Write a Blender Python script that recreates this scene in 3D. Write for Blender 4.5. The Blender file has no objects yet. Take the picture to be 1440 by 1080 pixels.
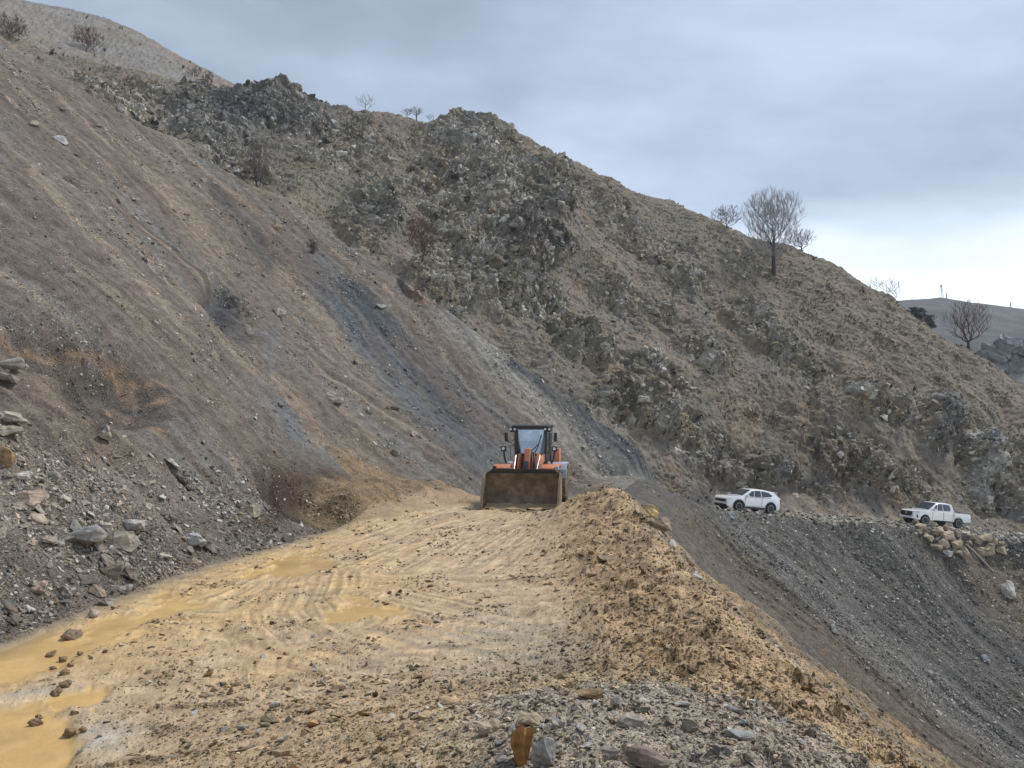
import bpy, bmesh, math, random
import numpy as np
from mathutils import Vector, Matrix, Euler

# ------------------------------------------------------------------ camera, sky, sun, exposure
R = math.radians
scene = bpy.context.scene
COL = scene.collection
FPX, CX, CY, HOR = 1080.0, 720.0, 540.0, 600.0      # photograph: focal length, centre, horizon row (1440 x 1080)
EYE = np.array([0.0, 0.0, 2.9])
PITCH = math.atan((HOR - CY) / FPX)
cam_data = bpy.data.cameras.new('camera')
cam_data.sensor_width = 36.0
cam_data.lens = 36.0 * FPX / 1440.0
cam_data.clip_start = 0.05
cam_data.clip_end = 6000.0
cam = bpy.data.objects.new('camera', cam_data)
COL.objects.link(cam)
cam.location = EYE
cam.rotation_euler = (math.pi / 2 + PITCH, 0, 0)
scene.camera = cam

SUN_EL, SUN_AZ = 56.0, 62.0          # degrees; azimuth measured from +Y towards +X
world = bpy.data.worlds.new('World')
scene.world = world
world.use_nodes = True


def build_world():
    nt = world.node_tree
    N, L = nt.nodes, nt.links
    N.clear()
    out = N.new('ShaderNodeOutputWorld')
    sky = N.new('ShaderNodeTexSky')
    sky.sky_type = 'NISHITA'
    sky.sun_disc = False
    sky.sun_elevation = R(SUN_EL)
    sky.sun_rotation = R(SUN_AZ)
    sky.altitude = 1800
    sky.air_density = 1.0
    sky.dust_density = 1.5
    b_sky = N.new('ShaderNodeBackground')
    L.new(sky.outputs[0], b_sky.inputs[0])
    b_sky.inputs[1].default_value = 0.10
    # overcast cloud deck: a layer seen in perspective (direction divided by its height)
    tc = N.new('ShaderNodeTexCoord')
    sep = N.new('ShaderNodeSeparateXYZ')
    L.new(tc.outputs['Generated'], sep.inputs[0])

    def math_(op, a, b=None, c=None):
        n = N.new('ShaderNodeMath')
        n.operation = op
        for i, v in enumerate((a, b, c)):
            if v is None:
                continue
            if isinstance(v, (int, float)):
                n.inputs[i].default_value = v
            else:
                L.new(v, n.inputs[i])
        return n.outputs[0]
    zc = math_('MAXIMUM', sep.outputs[2], 0.0)
    den = math_('ADD', zc, 0.26)
    u = math_('DIVIDE', sep.outputs[0], den)
    v = math_('DIVIDE', sep.outputs[1], den)
    cmb = N.new('ShaderNodeCombineXYZ')
    L.new(u, cmb.inputs[0])
    L.new(v, cmb.inputs[1])
    n1 = N.new('ShaderNodeTexNoise')
    n1.inputs['Scale'].default_value = 0.75
    n1.inputs['Detail'].default_value = 5.0
    n1.inputs['Roughness'].default_value = 0.50
    n1.inputs['Distortion'].default_value = 0.35
    mp = N.new('ShaderNodeMapping')
    mp.inputs['Location'].default_value = (3.1, 1.35, 0.4)
    mp.inputs['Scale'].default_value = (0.8, 1.25, 1)
    L.new(cmb.outputs[0], mp.inputs[0])
    L.new(mp.outputs[0], n1.inputs['Vector'])
    n2 = N.new('ShaderNodeTexNoise')
    n2.inputs['Scale'].default_value = 2.2
    n2.inputs['Detail'].default_value = 6.0
    n2.inputs['Roughness'].default_value = 0.55
    L.new(mp.outputs[0], n2.inputs['Vector'])
    dens = math_('ADD', math_('MULTIPLY', n1.outputs['Fac'], 0.70), math_('MULTIPLY', n2.outputs['Fac'], 0.30))
    ramp = N.new('ShaderNodeValToRGB')
    L.new(dens, ramp.inputs[0])
    e = ramp.color_ramp.elements
    e[0].position = 0.36
    e[0].color = (0.44, 0.515, 0.625, 1)
    e[1].position = 0.65
    e[1].color = (0.155, 0.186, 0.228, 1)
    m = e.new(0.5)
    m.color = (0.275, 0.328, 0.402, 1)
    # thinner, brighter cloud towards the horizon all the way round
    hor = N.new('ShaderNodeMapRange')
    hor.interpolation_type = 'SMOOTHSTEP'
    L.new(sep.outputs[2], hor.inputs[0])
    hor.inputs[1].default_value = 0.29
    hor.inputs[2].default_value = 0.12
    hor.inputs[3].default_value = 0.0
    hor.inputs[4].default_value = 1.0
    hm = math_('MULTIPLY', hor.outputs[0], math_('SUBTRACT', 1.7, math_('MULTIPLY', n2.outputs['Fac'], 1.5)))
    hm = math_('MINIMUM', hm, 1.0)
    mix = N.new('ShaderNodeMix')
    mix.data_type = 'RGBA'
    L.new(hm, mix.inputs['Factor'])
    L.new(ramp.outputs[0], mix.inputs[6])
    mix.inputs[7].default_value = (0.98, 1.04, 1.08, 1)
    b_cl = N.new('ShaderNodeBackground')
    L.new(mix.outputs[2], b_cl.inputs[0])
    b_cl.inputs[1].default_value = 0.62
    ms = N.new('ShaderNodeMixShader')
    ms.inputs[0].default_value = 0.90
    L.new(b_sky.outputs[0], ms.inputs[1])
    L.new(b_cl.outputs[0], ms.inputs[2])
    L.new(ms.outputs[0], out.inputs[0])


build_world()
sun_data = bpy.data.lights.new('sun', 'SUN')
sun_data.energy = 1.5
sun_data.angle = R(12)
sun_data.color = (1.0, 0.965, 0.91)
sun = bpy.data.objects.new('sun', sun_data)
COL.objects.link(sun)
_d = Vector((math.sin(R(SUN_AZ)) * math.cos(R(SUN_EL)), math.cos(R(SUN_AZ)) * math.cos(R(SUN_EL)), math.sin(R(SUN_EL))))
sun.rotation_euler = (-_d).to_track_quat('-Z', 'Y').to_euler()
sun.location = _d * 200
vs = scene.view_settings
vs.view_transform = 'Standard'
vs.look = 'None'
vs.gamma = 1.0
vs.exposure = 1.25
vs.use_curve_mapping = False
scene.cycles.max_bounces = 6
scene.cycles.diffuse_bounces = 3
scene.cycles.transparent_max_bounces = 8
scene.cycles.use_denoising = True

# ------------------------------------------------------------------ numpy helpers
rng = np.random.default_rng(7)
random.seed(7)
_PERM = np.random.default_rng(11).permutation(4096).astype(np.int64)


def _hash(ix, iy, seed):
    return _PERM[(_PERM[(ix + seed * 131) & 4095] + iy) & 4095]


_GA = np.random.default_rng(5).uniform(0, 2 * np.pi, 4096)
_GX, _GY = np.cos(_GA).astype(np.float32), np.sin(_GA).astype(np.float32)


def perlin(x, y, seed=0):
    xi, yi = np.floor(x), np.floor(y)
    xf, yf = (x - xi).astype(np.float32), (y - yi).astype(np.float32)
    xi, yi = xi.astype(np.int64), yi.astype(np.int64)
    u = xf * xf * xf * (xf * (xf * 6 - 15) + 10)
    v = yf * yf * yf * (yf * (yf * 6 - 15) + 10)

    def g(dx, dy):
        h = _hash(xi + dx, yi + dy, seed)
        return _GX[h] * (xf - dx) + _GY[h] * (yf - dy)
    a = g(0, 0) + u * (g(1, 0) - g(0, 0))
    b = g(0, 1) + u * (g(1, 1) - g(0, 1))
    return (a + v * (b - a)) * 1.5


def fbm(x, y, octaves=4, seed=0, gain=0.5, lac=2.03):
    s, a, n = 0.0, 1.0, 0.0
    for i in range(octaves):
        s = s + a * perlin(x, y, seed + i * 7)
        n += a
        a *= gain
        x, y = x * lac + 13.7, y * lac - 7.3
    return s / n


def ridged(x, y, octaves=4, seed=0, gain=0.55):
    s, a, n = 0.0, 1.0, 0.0
    for i in range(octaves):
        s = s + a * (1 - 2 * np.abs(perlin(x, y, seed + i * 5)))
        n += a
        a *= gain
        x, y = x * 2.1 + 3.1, y * 2.1 + 9.2
    return s / n


_RU = np.random.default_rng(21).random((4096, 5)).astype(np.float32)


def facets(x, y, seed=0, tilt=0.8):
    """Cells that each carry a tilted plane: broken, angular rock faces. Returns height, cell random, edge distance."""
    xi, yi = np.floor(x).astype(np.int64), np.floor(y).astype(np.int64)
    best = np.full(x.shape, 1e9, np.float32)
    sec = np.full(x.shape, 1e9, np.float32)
    hgt = np.zeros(x.shape, np.float32)
    rid = np.zeros(x.shape, np.float32)
    for dx in (-1, 0, 1):
        for dy in (-1, 0, 1):
            h = _hash(xi + dx, yi + dy, seed)
            r = _RU[h]
            px = (x - (xi + dx + r[..., 0])).astype(np.float32)
            py = (y - (yi + dy + r[..., 1])).astype(np.float32)
            d = px * px + py * py
            near = d < best
            sec = np.where(near, best, np.minimum(sec, d))
            hgt = np.where(near, (r[..., 2] - 0.5) + tilt * ((r[..., 3] - 0.5) * 2 * px + (r[..., 4] - 0.5) * 2 * py), hgt)
            rid = np.where(near, r[..., 2], rid)
            best = np.where(near, d, best)
    return hgt, rid, np.sqrt(sec) - np.sqrt(best)


def sstep(a, b, x):
    t = np.clip((x - a) / (b - a), 0, 1)
    return t * t * (3 - 2 * t)


def lerp(a, b, t):
    return a + (b - a) * t


def mixc(c, col, t):
    return c + (np.asarray(col, np.float32) - c) * np.asarray(t, np.float32)[..., None]


_cp, _sp = math.cos(PITCH), math.sin(PITCH)


def pix2world(px, py, depth):
    """Point on the photograph's ray through (px, py) at ground distance `depth` along +Y."""
    u, v = (px - CX) / FPX, (CY - py) / FPX
    dy, dz = _cp - v * _sp, _sp + v * _cp
    k = depth / dy
    return np.array([u * k, depth, EYE[2] + dz * k])


def world2pix(x, y, z):
    yy, zz = y, z - EYE[2]
    d = yy * _cp + zz * _sp
    v = -yy * _sp + zz * _cp
    d = np.where(d < 0.05, 0.05, d)
    return CX + FPX * x / d, CY - FPX * v / d, d


def dpoly(U, V, pts, scale=None):
    """Distance from (U, V) to a polyline; also the fraction along it."""
    best = np.full(U.shape, 1e9, np.float32)
    frac = np.zeros(U.shape, np.float32)
    n = len(pts) - 1
    for i in range(n):
        ax, ay = pts[i][:2]
        bx, by = pts[i + 1][:2]
        ex, ey = bx - ax, by - ay
        t = np.clip(((U - ax) * ex + (V - ay) * ey) / (ex * ex + ey * ey), 0, 1)
        d = np.hypot(U - ax - t * ex, V - ay - t * ey)
        m = d < best
        best = np.where(m, d, best)
        frac = np.where(m, (i + t) / n, frac)
    return best, frac


def inpoly(U, V, pts):
    ins = np.zeros(U.shape, bool)
    n = len(pts)
    for i in range(n):
        ax, ay = pts[i]
        bx, by = pts[(i + 1) % n]
        if ay == by:
            continue
        c = ((ay > V) != (by > V)) & (U < (bx - ax) * (V - ay) / (by - ay) + ax)
        ins ^= c
    return ins


def blob(U, V, cx, cy, rx, ry, ang=0.0):
    a = R(ang)
    du, dv = U - cx, V - cy
    p = (du * math.cos(a) + dv * math.sin(a)) / rx
    q = (-du * math.sin(a) + dv * math.cos(a)) / ry
    return p * p + q * q


# ------------------------------------------------------------------ object helpers
def tag(o, label=None, cat=None, group=None, kind=None):
    if label:
        o['label'] = label
    if cat:
        o['category'] = cat
    if group:
        o['group'] = group
    if kind:
        o['kind'] = kind
    return o


def empty(name, loc=(0, 0, 0), rz=0.0):
    o = bpy.data.objects.new(name, None)
    COL.objects.link(o)
    o.location = loc
    o.rotation_euler = (0, 0, rz)
    o.empty_display_size = 0.2
    return o


def link(name, me, parent=None, mat=None):
    if mat is not None and not me.materials:
        me.materials.append(mat)
    o = bpy.data.objects.new(name, me)
    COL.objects.link(o)
    if parent is not None:
        o.parent = parent
    return o


def np_mesh(name, verts, faces, smooth=True):
    me = bpy.data.meshes.new(name)
    verts = np.asarray(verts, np.float32)
    faces = np.asarray(faces, np.int32)
    k = faces.shape[1]
    me.vertices.add(len(verts))
    me.vertices.foreach_set('co', verts.ravel())
    me.loops.add(faces.size)
    me.loops.foreach_set('vertex_index', faces.ravel())
    me.polygons.add(len(faces))
    me.polygons.foreach_set('loop_start', np.arange(len(faces), dtype=np.int32) * k)
    me.polygons.foreach_set('loop_total', np.full(len(faces), k, np.int32))
    me.polygons.foreach_set('use_smooth', np.full(len(faces), smooth, bool))
    me.update(calc_edges=True)
    return me


class MB:
    """Collects shapes into one mesh."""
    def __init__(self):
        self.v, self.f = [], []

    def add(self, vs_, fs_):
        b = len(self.v)
        self.v += [tuple(p) for p in vs_]
        self.f += [tuple(i + b for i in f) for f in fs_]
        return self

    def box(self, c, s, rot=None):
        hx, hy, hz = s[0] / 2, s[1] / 2, s[2] / 2
        pts = [Vector((x, y, z)) for x in (-hx, hx) for y in (-hy, hy) for z in (-hz, hz)]
        if rot is not None:
            M = Euler(rot).to_matrix()
            pts = [M @ p for p in pts]
        c = Vector(c)
        return self.add([p + c for p in pts], [(0, 1, 3, 2), (4, 6, 7, 5), (0, 4, 5, 1), (2, 3, 7, 6), (0, 2, 6, 4), (1, 5, 7, 3)])

    def tube(self, pts, rad, n=8, cap=True):
        pts = [Vector(p) for p in pts]
        if not isinstance(rad, (list, tuple)):
            rad = [rad] * len(pts)
        vs_, fs_ = [], []
        ref = None
        for i, p in enumerate(pts):
            d = (pts[min(i + 1, len(pts) - 1)] - pts[max(i - 1, 0)]).normalized()
            if ref is None:
                ref = d.orthogonal().normalized()
            a = (ref - d * ref.dot(d))
            a = a.normalized() if a.length > 1e-6 else d.orthogonal().normalized()
            ref = a
            b = d.cross(a)
            for k in range(n):
                t = 2 * math.pi * k / n
                vs_.append(p + (a * math.cos(t) + b * math.sin(t)) * rad[i])
        for i in range(len(pts) - 1):
            for k in range(n):
                k2 = (k + 1) % n
                fs_.append((i * n + k, i * n + k2, (i + 1) * n + k2, (i + 1) * n + k))
        if cap:
            fs_.append(tuple(range(n))[::-1])
            fs_.append(tuple((len(pts) - 1) * n + k for k in range(n)))
        return self.add(vs_, fs_)

    def lathe(self, prof, c, axis='x', n=24, close=True):
        """prof: list of (radius, offset along axis)."""
        c = Vector(c)
        vs_, fs_ = [], []
        for r_, o_ in prof:
            for k in range(n):
                t = 2 * math.pi * k / n
                if axis == 'x':
                    vs_.append(c + Vector((o_, r_ * math.cos(t), r_ * math.sin(t))))
                elif axis == 'y':
                    vs_.append(c + Vector((r_ * math.sin(t), o_, r_ * math.cos(t))))
                else:
                    vs_.append(c + Vector((r_ * math.cos(t), r_ * math.sin(t), o_)))
        for i in range(len(prof) - 1):
            for k in range(n):
                k2 = (k + 1) % n
                fs_.append((i * n + k, i * n + k2, (i + 1) * n + k2, (i + 1) * n + k))
        if close:
            fs_.append(tuple(range(n))[::-1])
            fs_.append(tuple((len(prof) - 1) * n + k for k in range(n)))
        return self.add(vs_, fs_)

    def prism(self, poly, a0, a1, plane='yz'):
        """Extrudes a polygon; plane names the polygon's axes, the third axis runs a0..a1."""
        n = len(poly)

        def pt(p, a):
            if plane == 'yz':
                return (a, p[0], p[1])
            if plane == 'xz':
                return (p[0], a, p[1])
            return (p[0], p[1], a)
        vs_ = [pt(p, a0) for p in poly] + [pt(p, a1) for p in poly]
        fs_ = [tuple(range(n))[::-1], tuple(range(n, 2 * n))]
        for k in range(n):
            k2 = (k + 1) % n
            fs_.append((k, k2, n + k2, n + k))
        return self.add(vs_, fs_)

    def build(self, name, mat, parent=None, bevel=0.0, smooth=False, sharp=35):
        me = bpy.data.meshes.new(name)
        me.from_pydata([tuple(v) for v in self.v], [], self.f)
        bm = bmesh.new()
        bm.from_mesh(me)
        bmesh.ops.recalc_face_normals(bm, faces=bm.faces)
        if bevel > 0:
            es = [e for e in bm.edges if len(e.link_faces) == 2 and e.calc_face_angle(0) > R(30)]
            try:
                bmesh.ops.bevel(bm, geom=es, offset=bevel, segments=2, profile=0.6, affect='EDGES', clamp_overlap=True)
            except Exception:
                pass
        bm.to_mesh(me)
        bm.free()
        if smooth or bevel > 0:
            me.polygons.foreach_set('use_smooth', np.ones(len(me.polygons), bool))
            try:
                me.set_sharp_from_angle(angle=R(sharp))
            except Exception:
                pass
        me.update()
        return link(name, me, parent, mat)


# ------------------------------------------------------------------ materials
def new_mat(name):
    m = bpy.data.materials.new(name)
    m.use_nodes = True
    nt = m.node_tree
    return m, nt, nt.nodes, nt.links, nt.nodes['Principled BSDF']


def paint(name, col, rough=0.4, metal=0.0, dirt=0.0, dirtcol=(0.24, 0.17, 0.10), coat=0.0, scale=3.0, spec=0.5):
    """Plain paint, rubber or metal with procedural grime."""
    m, nt, N, L, b = new_mat(name)
    b.inputs['Metallic'].default_value = metal
    b.inputs['Coat Weight'].default_value = coat
    b.inputs['Specular IOR Level'].default_value = spec
    tc = N.new('ShaderNodeTexCoord')
    nz = N.new('ShaderNodeTexNoise')
    nz.inputs['Scale'].default_value = scale
    nz.inputs['Detail'].default_value = 7
    nz.inputs['Roughness'].default_value = 0.65
    L.new(tc.outputs['Object'], nz.inputs['Vector'])
    rp = N.new('ShaderNodeMapRange')
    rp.inputs[1].default_value = 0.62 - 0.35 * dirt
    rp.inputs[2].default_value = 0.78 - 0.25 * dirt
    rp.inputs[3].default_value = 0.02
    rp.inputs[4].default_value = min(1.0, 0.15 + dirt)
    L.new(nz.outputs['Fac'], rp.inputs[0])
    mx = N.new('ShaderNodeMix')
    mx.data_type = 'RGBA'
    L.new(rp.outputs[0], mx.inputs['Factor'])
    mx.inputs[6].default_value = (*col, 1)
    mx.inputs[7].default_value = (*dirtcol, 1)
    L.new(mx.outputs[2], b.inputs['Base Color'])
    rr = N.new('ShaderNodeMapRange')
    L.new(rp.outputs[0], rr.inputs[0])
    rr.inputs[3].default_value = rough
    rr.inputs[4].default_value = 0.9
    L.new(rr.outputs[0], b.inputs['Roughness'])
    return m


def glass(name, tint=(0.03, 0.04, 0.045), rough=0.04):
    m, nt, N, L, b = new_mat(name)
    nz = N.new('ShaderNodeTexNoise')
    nz.inputs['Scale'].default_value = 4.0
    tc = N.new('ShaderNodeTexCoord')
    L.new(tc.outputs['Object'], nz.inputs['Vector'])
    mr = N.new('ShaderNodeMapRange')
    mr.inputs[3].default_value = rough
    mr.inputs[4].default_value = rough + 0.06
    L.new(nz.outputs['Fac'], mr.inputs[0])
    L.new(mr.outputs[0], b.inputs['Roughness'])
    b.inputs['Base Color'].default_value = (*tint, 1)
    b.inputs['Specular IOR Level'].default_value = 0.9
    return m


def ground_mat(name, bump=0.5, fine=28.0, rough=0.92, speck=0.35, wet=False, bdist=0.03, spec=0.25):
    """Colour comes from the vertex attribute 'col' (rock, soil and mud types); fine grain and relief from noise."""
    m, nt, N, L, b = new_mat(name)
    at = N.new('ShaderNodeAttribute')
    at.attribute_name = 'col'
    geo = N.new('ShaderNodeNewGeometry')
    n1 = N.new('ShaderNodeTexNoise')
    n1.inputs['Scale'].default_value = fine
    n1.inputs['Detail'].default_value = 6
    n1.inputs['Roughness'].default_value = 0.7
    L.new(geo.outputs['Position'], n1.inputs['Vector'])
    n2 = N.new('ShaderNodeTexNoise')
    n2.inputs['Scale'].default_value = fine / 9.0
    n2.inputs['Detail'].default_value = 5
    n2.inputs['Roughness'].default_value = 0.65
    L.new(geo.outputs['Position'], n2.inputs['Vector'])
    mr = N.new('ShaderNodeMapRange')
    L.new(n1.outputs['Fac'], mr.inputs[0])
    mr.inputs[1].default_value = 0.3
    mr.inputs[2].default_value = 0.7
    mr.inputs[3].default_value = 1 - speck
    mr.inputs[4].default_value = 1 + speck
    mr2 = N.new('ShaderNodeMapRange')
    L.new(n2.outputs['Fac'], mr2.inputs[0])
    mr2.inputs[1].default_value = 0.3
    mr2.inputs[2].default_value = 0.7
    mr2.inputs[3].default_value = 1 - 0.6 * max(speck, 0.33)
    mr2.inputs[4].default_value = 1 + 0.6 * max(speck, 0.33)
    mul = N.new('ShaderNodeMath')
    mul.operation = 'MULTIPLY'
    L.new(mr.outputs[0], mul.inputs[0])
    L.new(mr2.outputs[0], mul.inputs[1])
    vm = N.new('ShaderNodeVectorMath')
    vm.operation = 'SCALE'
    L.new(at.outputs['Color'], vm.inputs[0])
    L.new(mul.outputs[0], vm.inputs['Scale'])
    L.new(vm.outputs[0], b.inputs['Base Color'])
    b.inputs['Specular IOR Level'].default_value = spec
    if wet:
        aw = N.new('ShaderNodeAttribute')
        aw.attribute_name = 'wet'
        rr = N.new('ShaderNodeMapRange')
        L.new(aw.outputs['Fac'], rr.inputs[0])
        rr.inputs[3].default_value = rough
        rr.inputs[4].default_value = 0.13
        L.new(rr.outputs[0], b.inputs['Roughness'])
    else:
        b.inputs['Roughness'].default_value = rough
    sm = N.new('ShaderNodeMath')
    sm.operation = 'MULTIPLY_ADD'
    L.new(n2.outputs['Fac'], sm.inputs[0])
    sm.inputs[1].default_value = 2.0
    L.new(n1.outputs['Fac'], sm.inputs[2])
    bp = N.new('ShaderNodeBump')
    bp.inputs['Strength'].default_value = bump
    bp.inputs['Distance'].default_value = bdist
    L.new(sm.outputs[0], bp.inputs['Height'])
    if wet:
        inv = N.new('ShaderNodeMapRange')
        L.new(aw.outputs['Fac'], inv.inputs[0])
        inv.inputs[3].default_value = bump
        inv.inputs[4].default_value = bump * 0.12
        L.new(inv.outputs[0], bp.inputs['Strength'])
    L.new(bp.outputs[0], b.inputs['Normal'])
    return m

# ------------------------------------------------------------------ terrain: control points from the photograph
# (px, py, ground distance): distances follow from the road level, a slope of about 36 degrees and the size of the loader and cars
CREST = [(-160, -40, 60), (0, 60, 60), (130, 135, 60), (260, 210, 60), (380, 275, 60), (480, 340, 59.5), (600, 420, 57.5), (700, 490, 56.5),
         (800, 560, 55.5), (900, 630, 55), (960, 672, 55)]
SKY_B = [(330, 122, 90), (395, 112, 92), (440, 138, 93), (480, 152, 95), (520, 152, 98), (560, 160, 102), (600, 165, 106), (640, 163, 106), (690, 160, 106),
         (740, 190, 102), (820, 230, 98), (900, 262, 99), (1000, 300, 99), (1080, 328, 98), (1140, 350, 96), (1200, 388, 92), (1270, 430, 89),
         (1340, 472, 87), (1440, 530, 85), (1560, 605, 82), (1700, 690, 78)]
SKY_C = [(-200, -25, 165), (-80, 5, 165), (0, 12, 165), (40, 22, 162), (100, 17, 160), (150, 25, 158), (200, 45, 155), (260, 80, 150), (312, 106, 146)]


def plane_a(x, y):
    return 0.74 * (-0.966 * (x + 6.7) + 0.26 * (y - 11.0))


def road_line():
    # x, y, z, half width to the left (uphill), half width to the right
    k = [(-1.8, -30, 0.3, 4.9, 4.9), (-1.8, -10, 0.1, 4.9, 4.9), (-1.8, 0, 0.0, 4.9, 4.9), (-1.75, 8, 0.0, 4.9, 4.85), (-1.6, 14, 0.0, 4.7, 4.7),
         (-0.9, 20, 0.0, 4.2, 4.1), (-0.2, 26, -0.05, 3.7, 3.7), (1.0, 31, -0.15, 3.4, 3.3), (3.0, 37, -0.5, 3.0, 2.8), (6.0, 44, -1.2, 2.4, 2.4),
         (10.2, 50.5, -2.25, 2.2, 2.2), (17.0, 55.6, -3.25, 2.9, 2.9), (24.5, 58.6, -4.0, 3.1, 2.9), (34, 61.2, -5.0, 3.1, 2.7), (46, 63, -6.4, 3.0, 2.6), (62, 62.5, -8.4, 3, 2.6)]
    k = np.array(k, float)
    out = []
    for i in range(len(k) - 1):
        p0, p1, p2, p3 = k[max(i - 1, 0)], k[i], k[i + 1], k[min(i + 2, len(k) - 1)]
        for t in np.linspace(0, 1, 4, endpoint=False):
            out.append(0.5 * ((2 * p1) + (-p0 + p2) * t + (2 * p0 - 5 * p1 + 4 * p2 - p3) * t * t + (-p0 + 3 * p1 - 3 * p2 + p3) * t ** 3))
    out.append(k[-1])
    return np.array(out)


ROAD = road_line()


def road_coords(x, y):
    """Signed offset from the centre line (right positive), road level, half widths and index along the line."""
    best = np.full(x.shape, 1e9)
    off = np.zeros(x.shape)
    z = np.zeros(x.shape)
    wl = np.zeros(x.shape)
    wr = np.zeros(x.shape)
    s = np.zeros(x.shape)
    for i in range(len(ROAD) - 1):
        a, b = ROAD[i], ROAD[i + 1]
        ex, ey = b[0] - a[0], b[1] - a[1]
        ln = math.hypot(ex, ey)
        t = np.clip(((x - a[0]) * ex + (y - a[1]) * ey) / (ln * ln), 0, 1)
        dx, dy = x - a[0] - t * ex, y - a[1] - t * ey
        d = np.hypot(dx, dy)
        m = d < best
        best = np.where(m, d, best)
        off = np.where(m, np.sign(dx * ey - dy * ex) * d, off)
        z = np.where(m, a[2] + t * (b[2] - a[2]), z)
        wl = np.where(m, a[3] + t * (b[3] - a[3]), wl)
        wr = np.where(m, a[4] + t * (b[4] - a[4]), wr)
        s = np.where(m, i + t, s)
    return off, z, wl, wr, s


def control_points():
    P = []
    for c in CREST:
        P.append(pix2world(*c))
    for (a, b, c) in SKY_B:
        b = b + (10 if a > 1020 else 7)
        P.append(pix2world(a, b, c))
        if a > 500:
            q = pix2world(a, b + 75, c + 32)
            P.append(q)
            q = pix2world(a, b + 170, c + 90)
            P.append(q)
    for (a, b, c) in SKY_C:
        P.append(pix2world(a, b, c))
        P.append(pix2world(a, b + 60, c + 45))
    # body of the rocky hill (halfway up), so that spurs and hollows stay where the photograph has them
    P += [pix2world(*p) for p in [
        (60, 75, 105), (200, 105, 112), (120, 60, 130), (240, 150, 82), (320, 185, 74), (400, 200, 76), (430, 250, 66), (520, 260, 74), (560, 330, 66),
        (640, 250, 84), (690, 300, 77), (660, 400, 65), (780, 300, 82), (800, 420, 70), (900, 400, 77), (880, 520, 64), (1000, 420, 80),
        (980, 560, 66), (1090, 440, 81), (1100, 560, 71), (1200, 480, 79), (1200, 600, 68), (1300, 560, 76), (1320, 650, 70), (1400, 620, 76), (1420, 690, 72)]]
    # foot of the rocky hill behind the far road
    P += [pix2world(*p) for p in [(1010, 690, 60.5), (1100, 700, 62), (1200, 708, 64), (1300, 716, 66.5), (1400, 735, 68), (1500, 752, 68)]]
    # scree above the road: one plane near the camera, bending round the gully head
    for x, y in [(-9, 2), (-16, 0), (-30, 0), (-9, 14), (-15, 14), (-22, 18), (-30, 25), (-14, 26), (-20, 34), (-28, 42), (-9.5, 21), (-40, 45), (-60, 40), (-60, 0), (-30, -25), (-12, -25)]:
        P.append(np.array([x, y, plane_a(x, y)]))
    P += [pix2world(*p) for p in [(560, 560, 43), (640, 620, 40.5), (480, 480, 46.5), (400, 420, 47), (700, 560, 50.5), (800, 640, 49), (760, 600, 50), (880, 668, 49.5)]]
    # road edges
    for i in range(0, len(ROAD), 3):
        a = ROAD[i]
        b = ROAD[min(i + 1, len(ROAD) - 1)] if i < len(ROAD) - 1 else ROAD[i - 1]
        t = np.array([b[0] - a[0], b[1] - a[1]]) * (1 if i < len(ROAD) - 1 else -1)
        t /= np.linalg.norm(t)
        n = np.array([t[1], -t[0]])
        for w in (-a[3] - 0.2, a[4] + 0.2):
            P.append(np.array([a[0] + n[0] * w, a[1] + n[1] * w, a[2]]))
    # scree below the road, down into the gully
    P += [pix2world(*p) for p in [(1000, 745, 47.5), (1000, 800, 43.5), (1100, 790, 47.5), (1200, 850, 47.5), (1200, 950, 40), (1300, 1075, 36), (1440, 1080, 39), (1440, 1000, 44),
                                  (1440, 900, 51), (1440, 850, 55), (1440, 792, 60), (1330, 800, 55.5), (1600, 1080, 40), (1600, 900, 52), (1200, 770, 54)]]
    for y in (-25, -5, 5, 12, 20, 28):
        for d in (4, 12, 22):
            P.append(np.array([3.2 + d, y, 0.05 - 0.76 * d]))
    P += [np.array(p) for p in [(60, 20, -30), (60, -20, -36), (40, 25, -22)]]
    return np.array(P)


CP = control_points()
_c = 2.2


def _solve():
    d = np.sqrt(((CP[:, None, :2] - CP[None, :, :2]) ** 2).sum(-1) + _c * _c)
    n = len(CP)
    A = np.zeros((n + 3, n + 3))
    A[:n, :n] = d + np.eye(n) * (-0.05)
    A[:n, n] = 1
    A[:n, n + 1:] = CP[:, :2]
    A[n:, :n] = A[:n, n:].T
    b = np.zeros(n + 3)
    b[:n] = CP[:, 2]
    return np.linalg.solve(A, b)


_W = _solve()


def rbf(x, y):
    x, y = np.asarray(x, float), np.asarray(y, float)
    out = _W[-3] + _W[-2] * x + _W[-1] * y
    x32, y32 = x.astype(np.float32), y.astype(np.float32)
    acc = np.zeros(x.shape, np.float32)
    for i in range(len(CP)):
        acc += np.float32(_W[i]) * np.sqrt((x32 - np.float32(CP[i, 0])) ** 2 + (y32 - np.float32(CP[i, 1])) ** 2 + np.float32(_c * _c))
    return out + acc


# ------------------------------------------------------------------ terrain grid (finer near the viewer)
DENSE = 760
az = np.concatenate([np.linspace(-39, 39, DENSE), np.linspace(39, 321, 66)[1:-1]])
rad = np.concatenate([np.geomspace(1.2, 12, 240, endpoint=False), np.geomspace(12, 40, 230, endpoint=False),
                      np.geomspace(40, 118, 430, endpoint=False), np.geomspace(118, 240, 90)])
NA, NR = len(az), len(rad)
RR, AA = np.meshgrid(rad, np.radians(az), indexing='ij')
GX, GY = RR * np.sin(AA), RR * np.cos(AA)


def heap_shape(x, y):
    sx = np.where(x < 0.5, 2.0, 1.35)
    return np.exp(-0.5 * (((x - 0.5) / sx) ** 2 + ((y - 2.9) / 2.9) ** 2))


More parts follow.
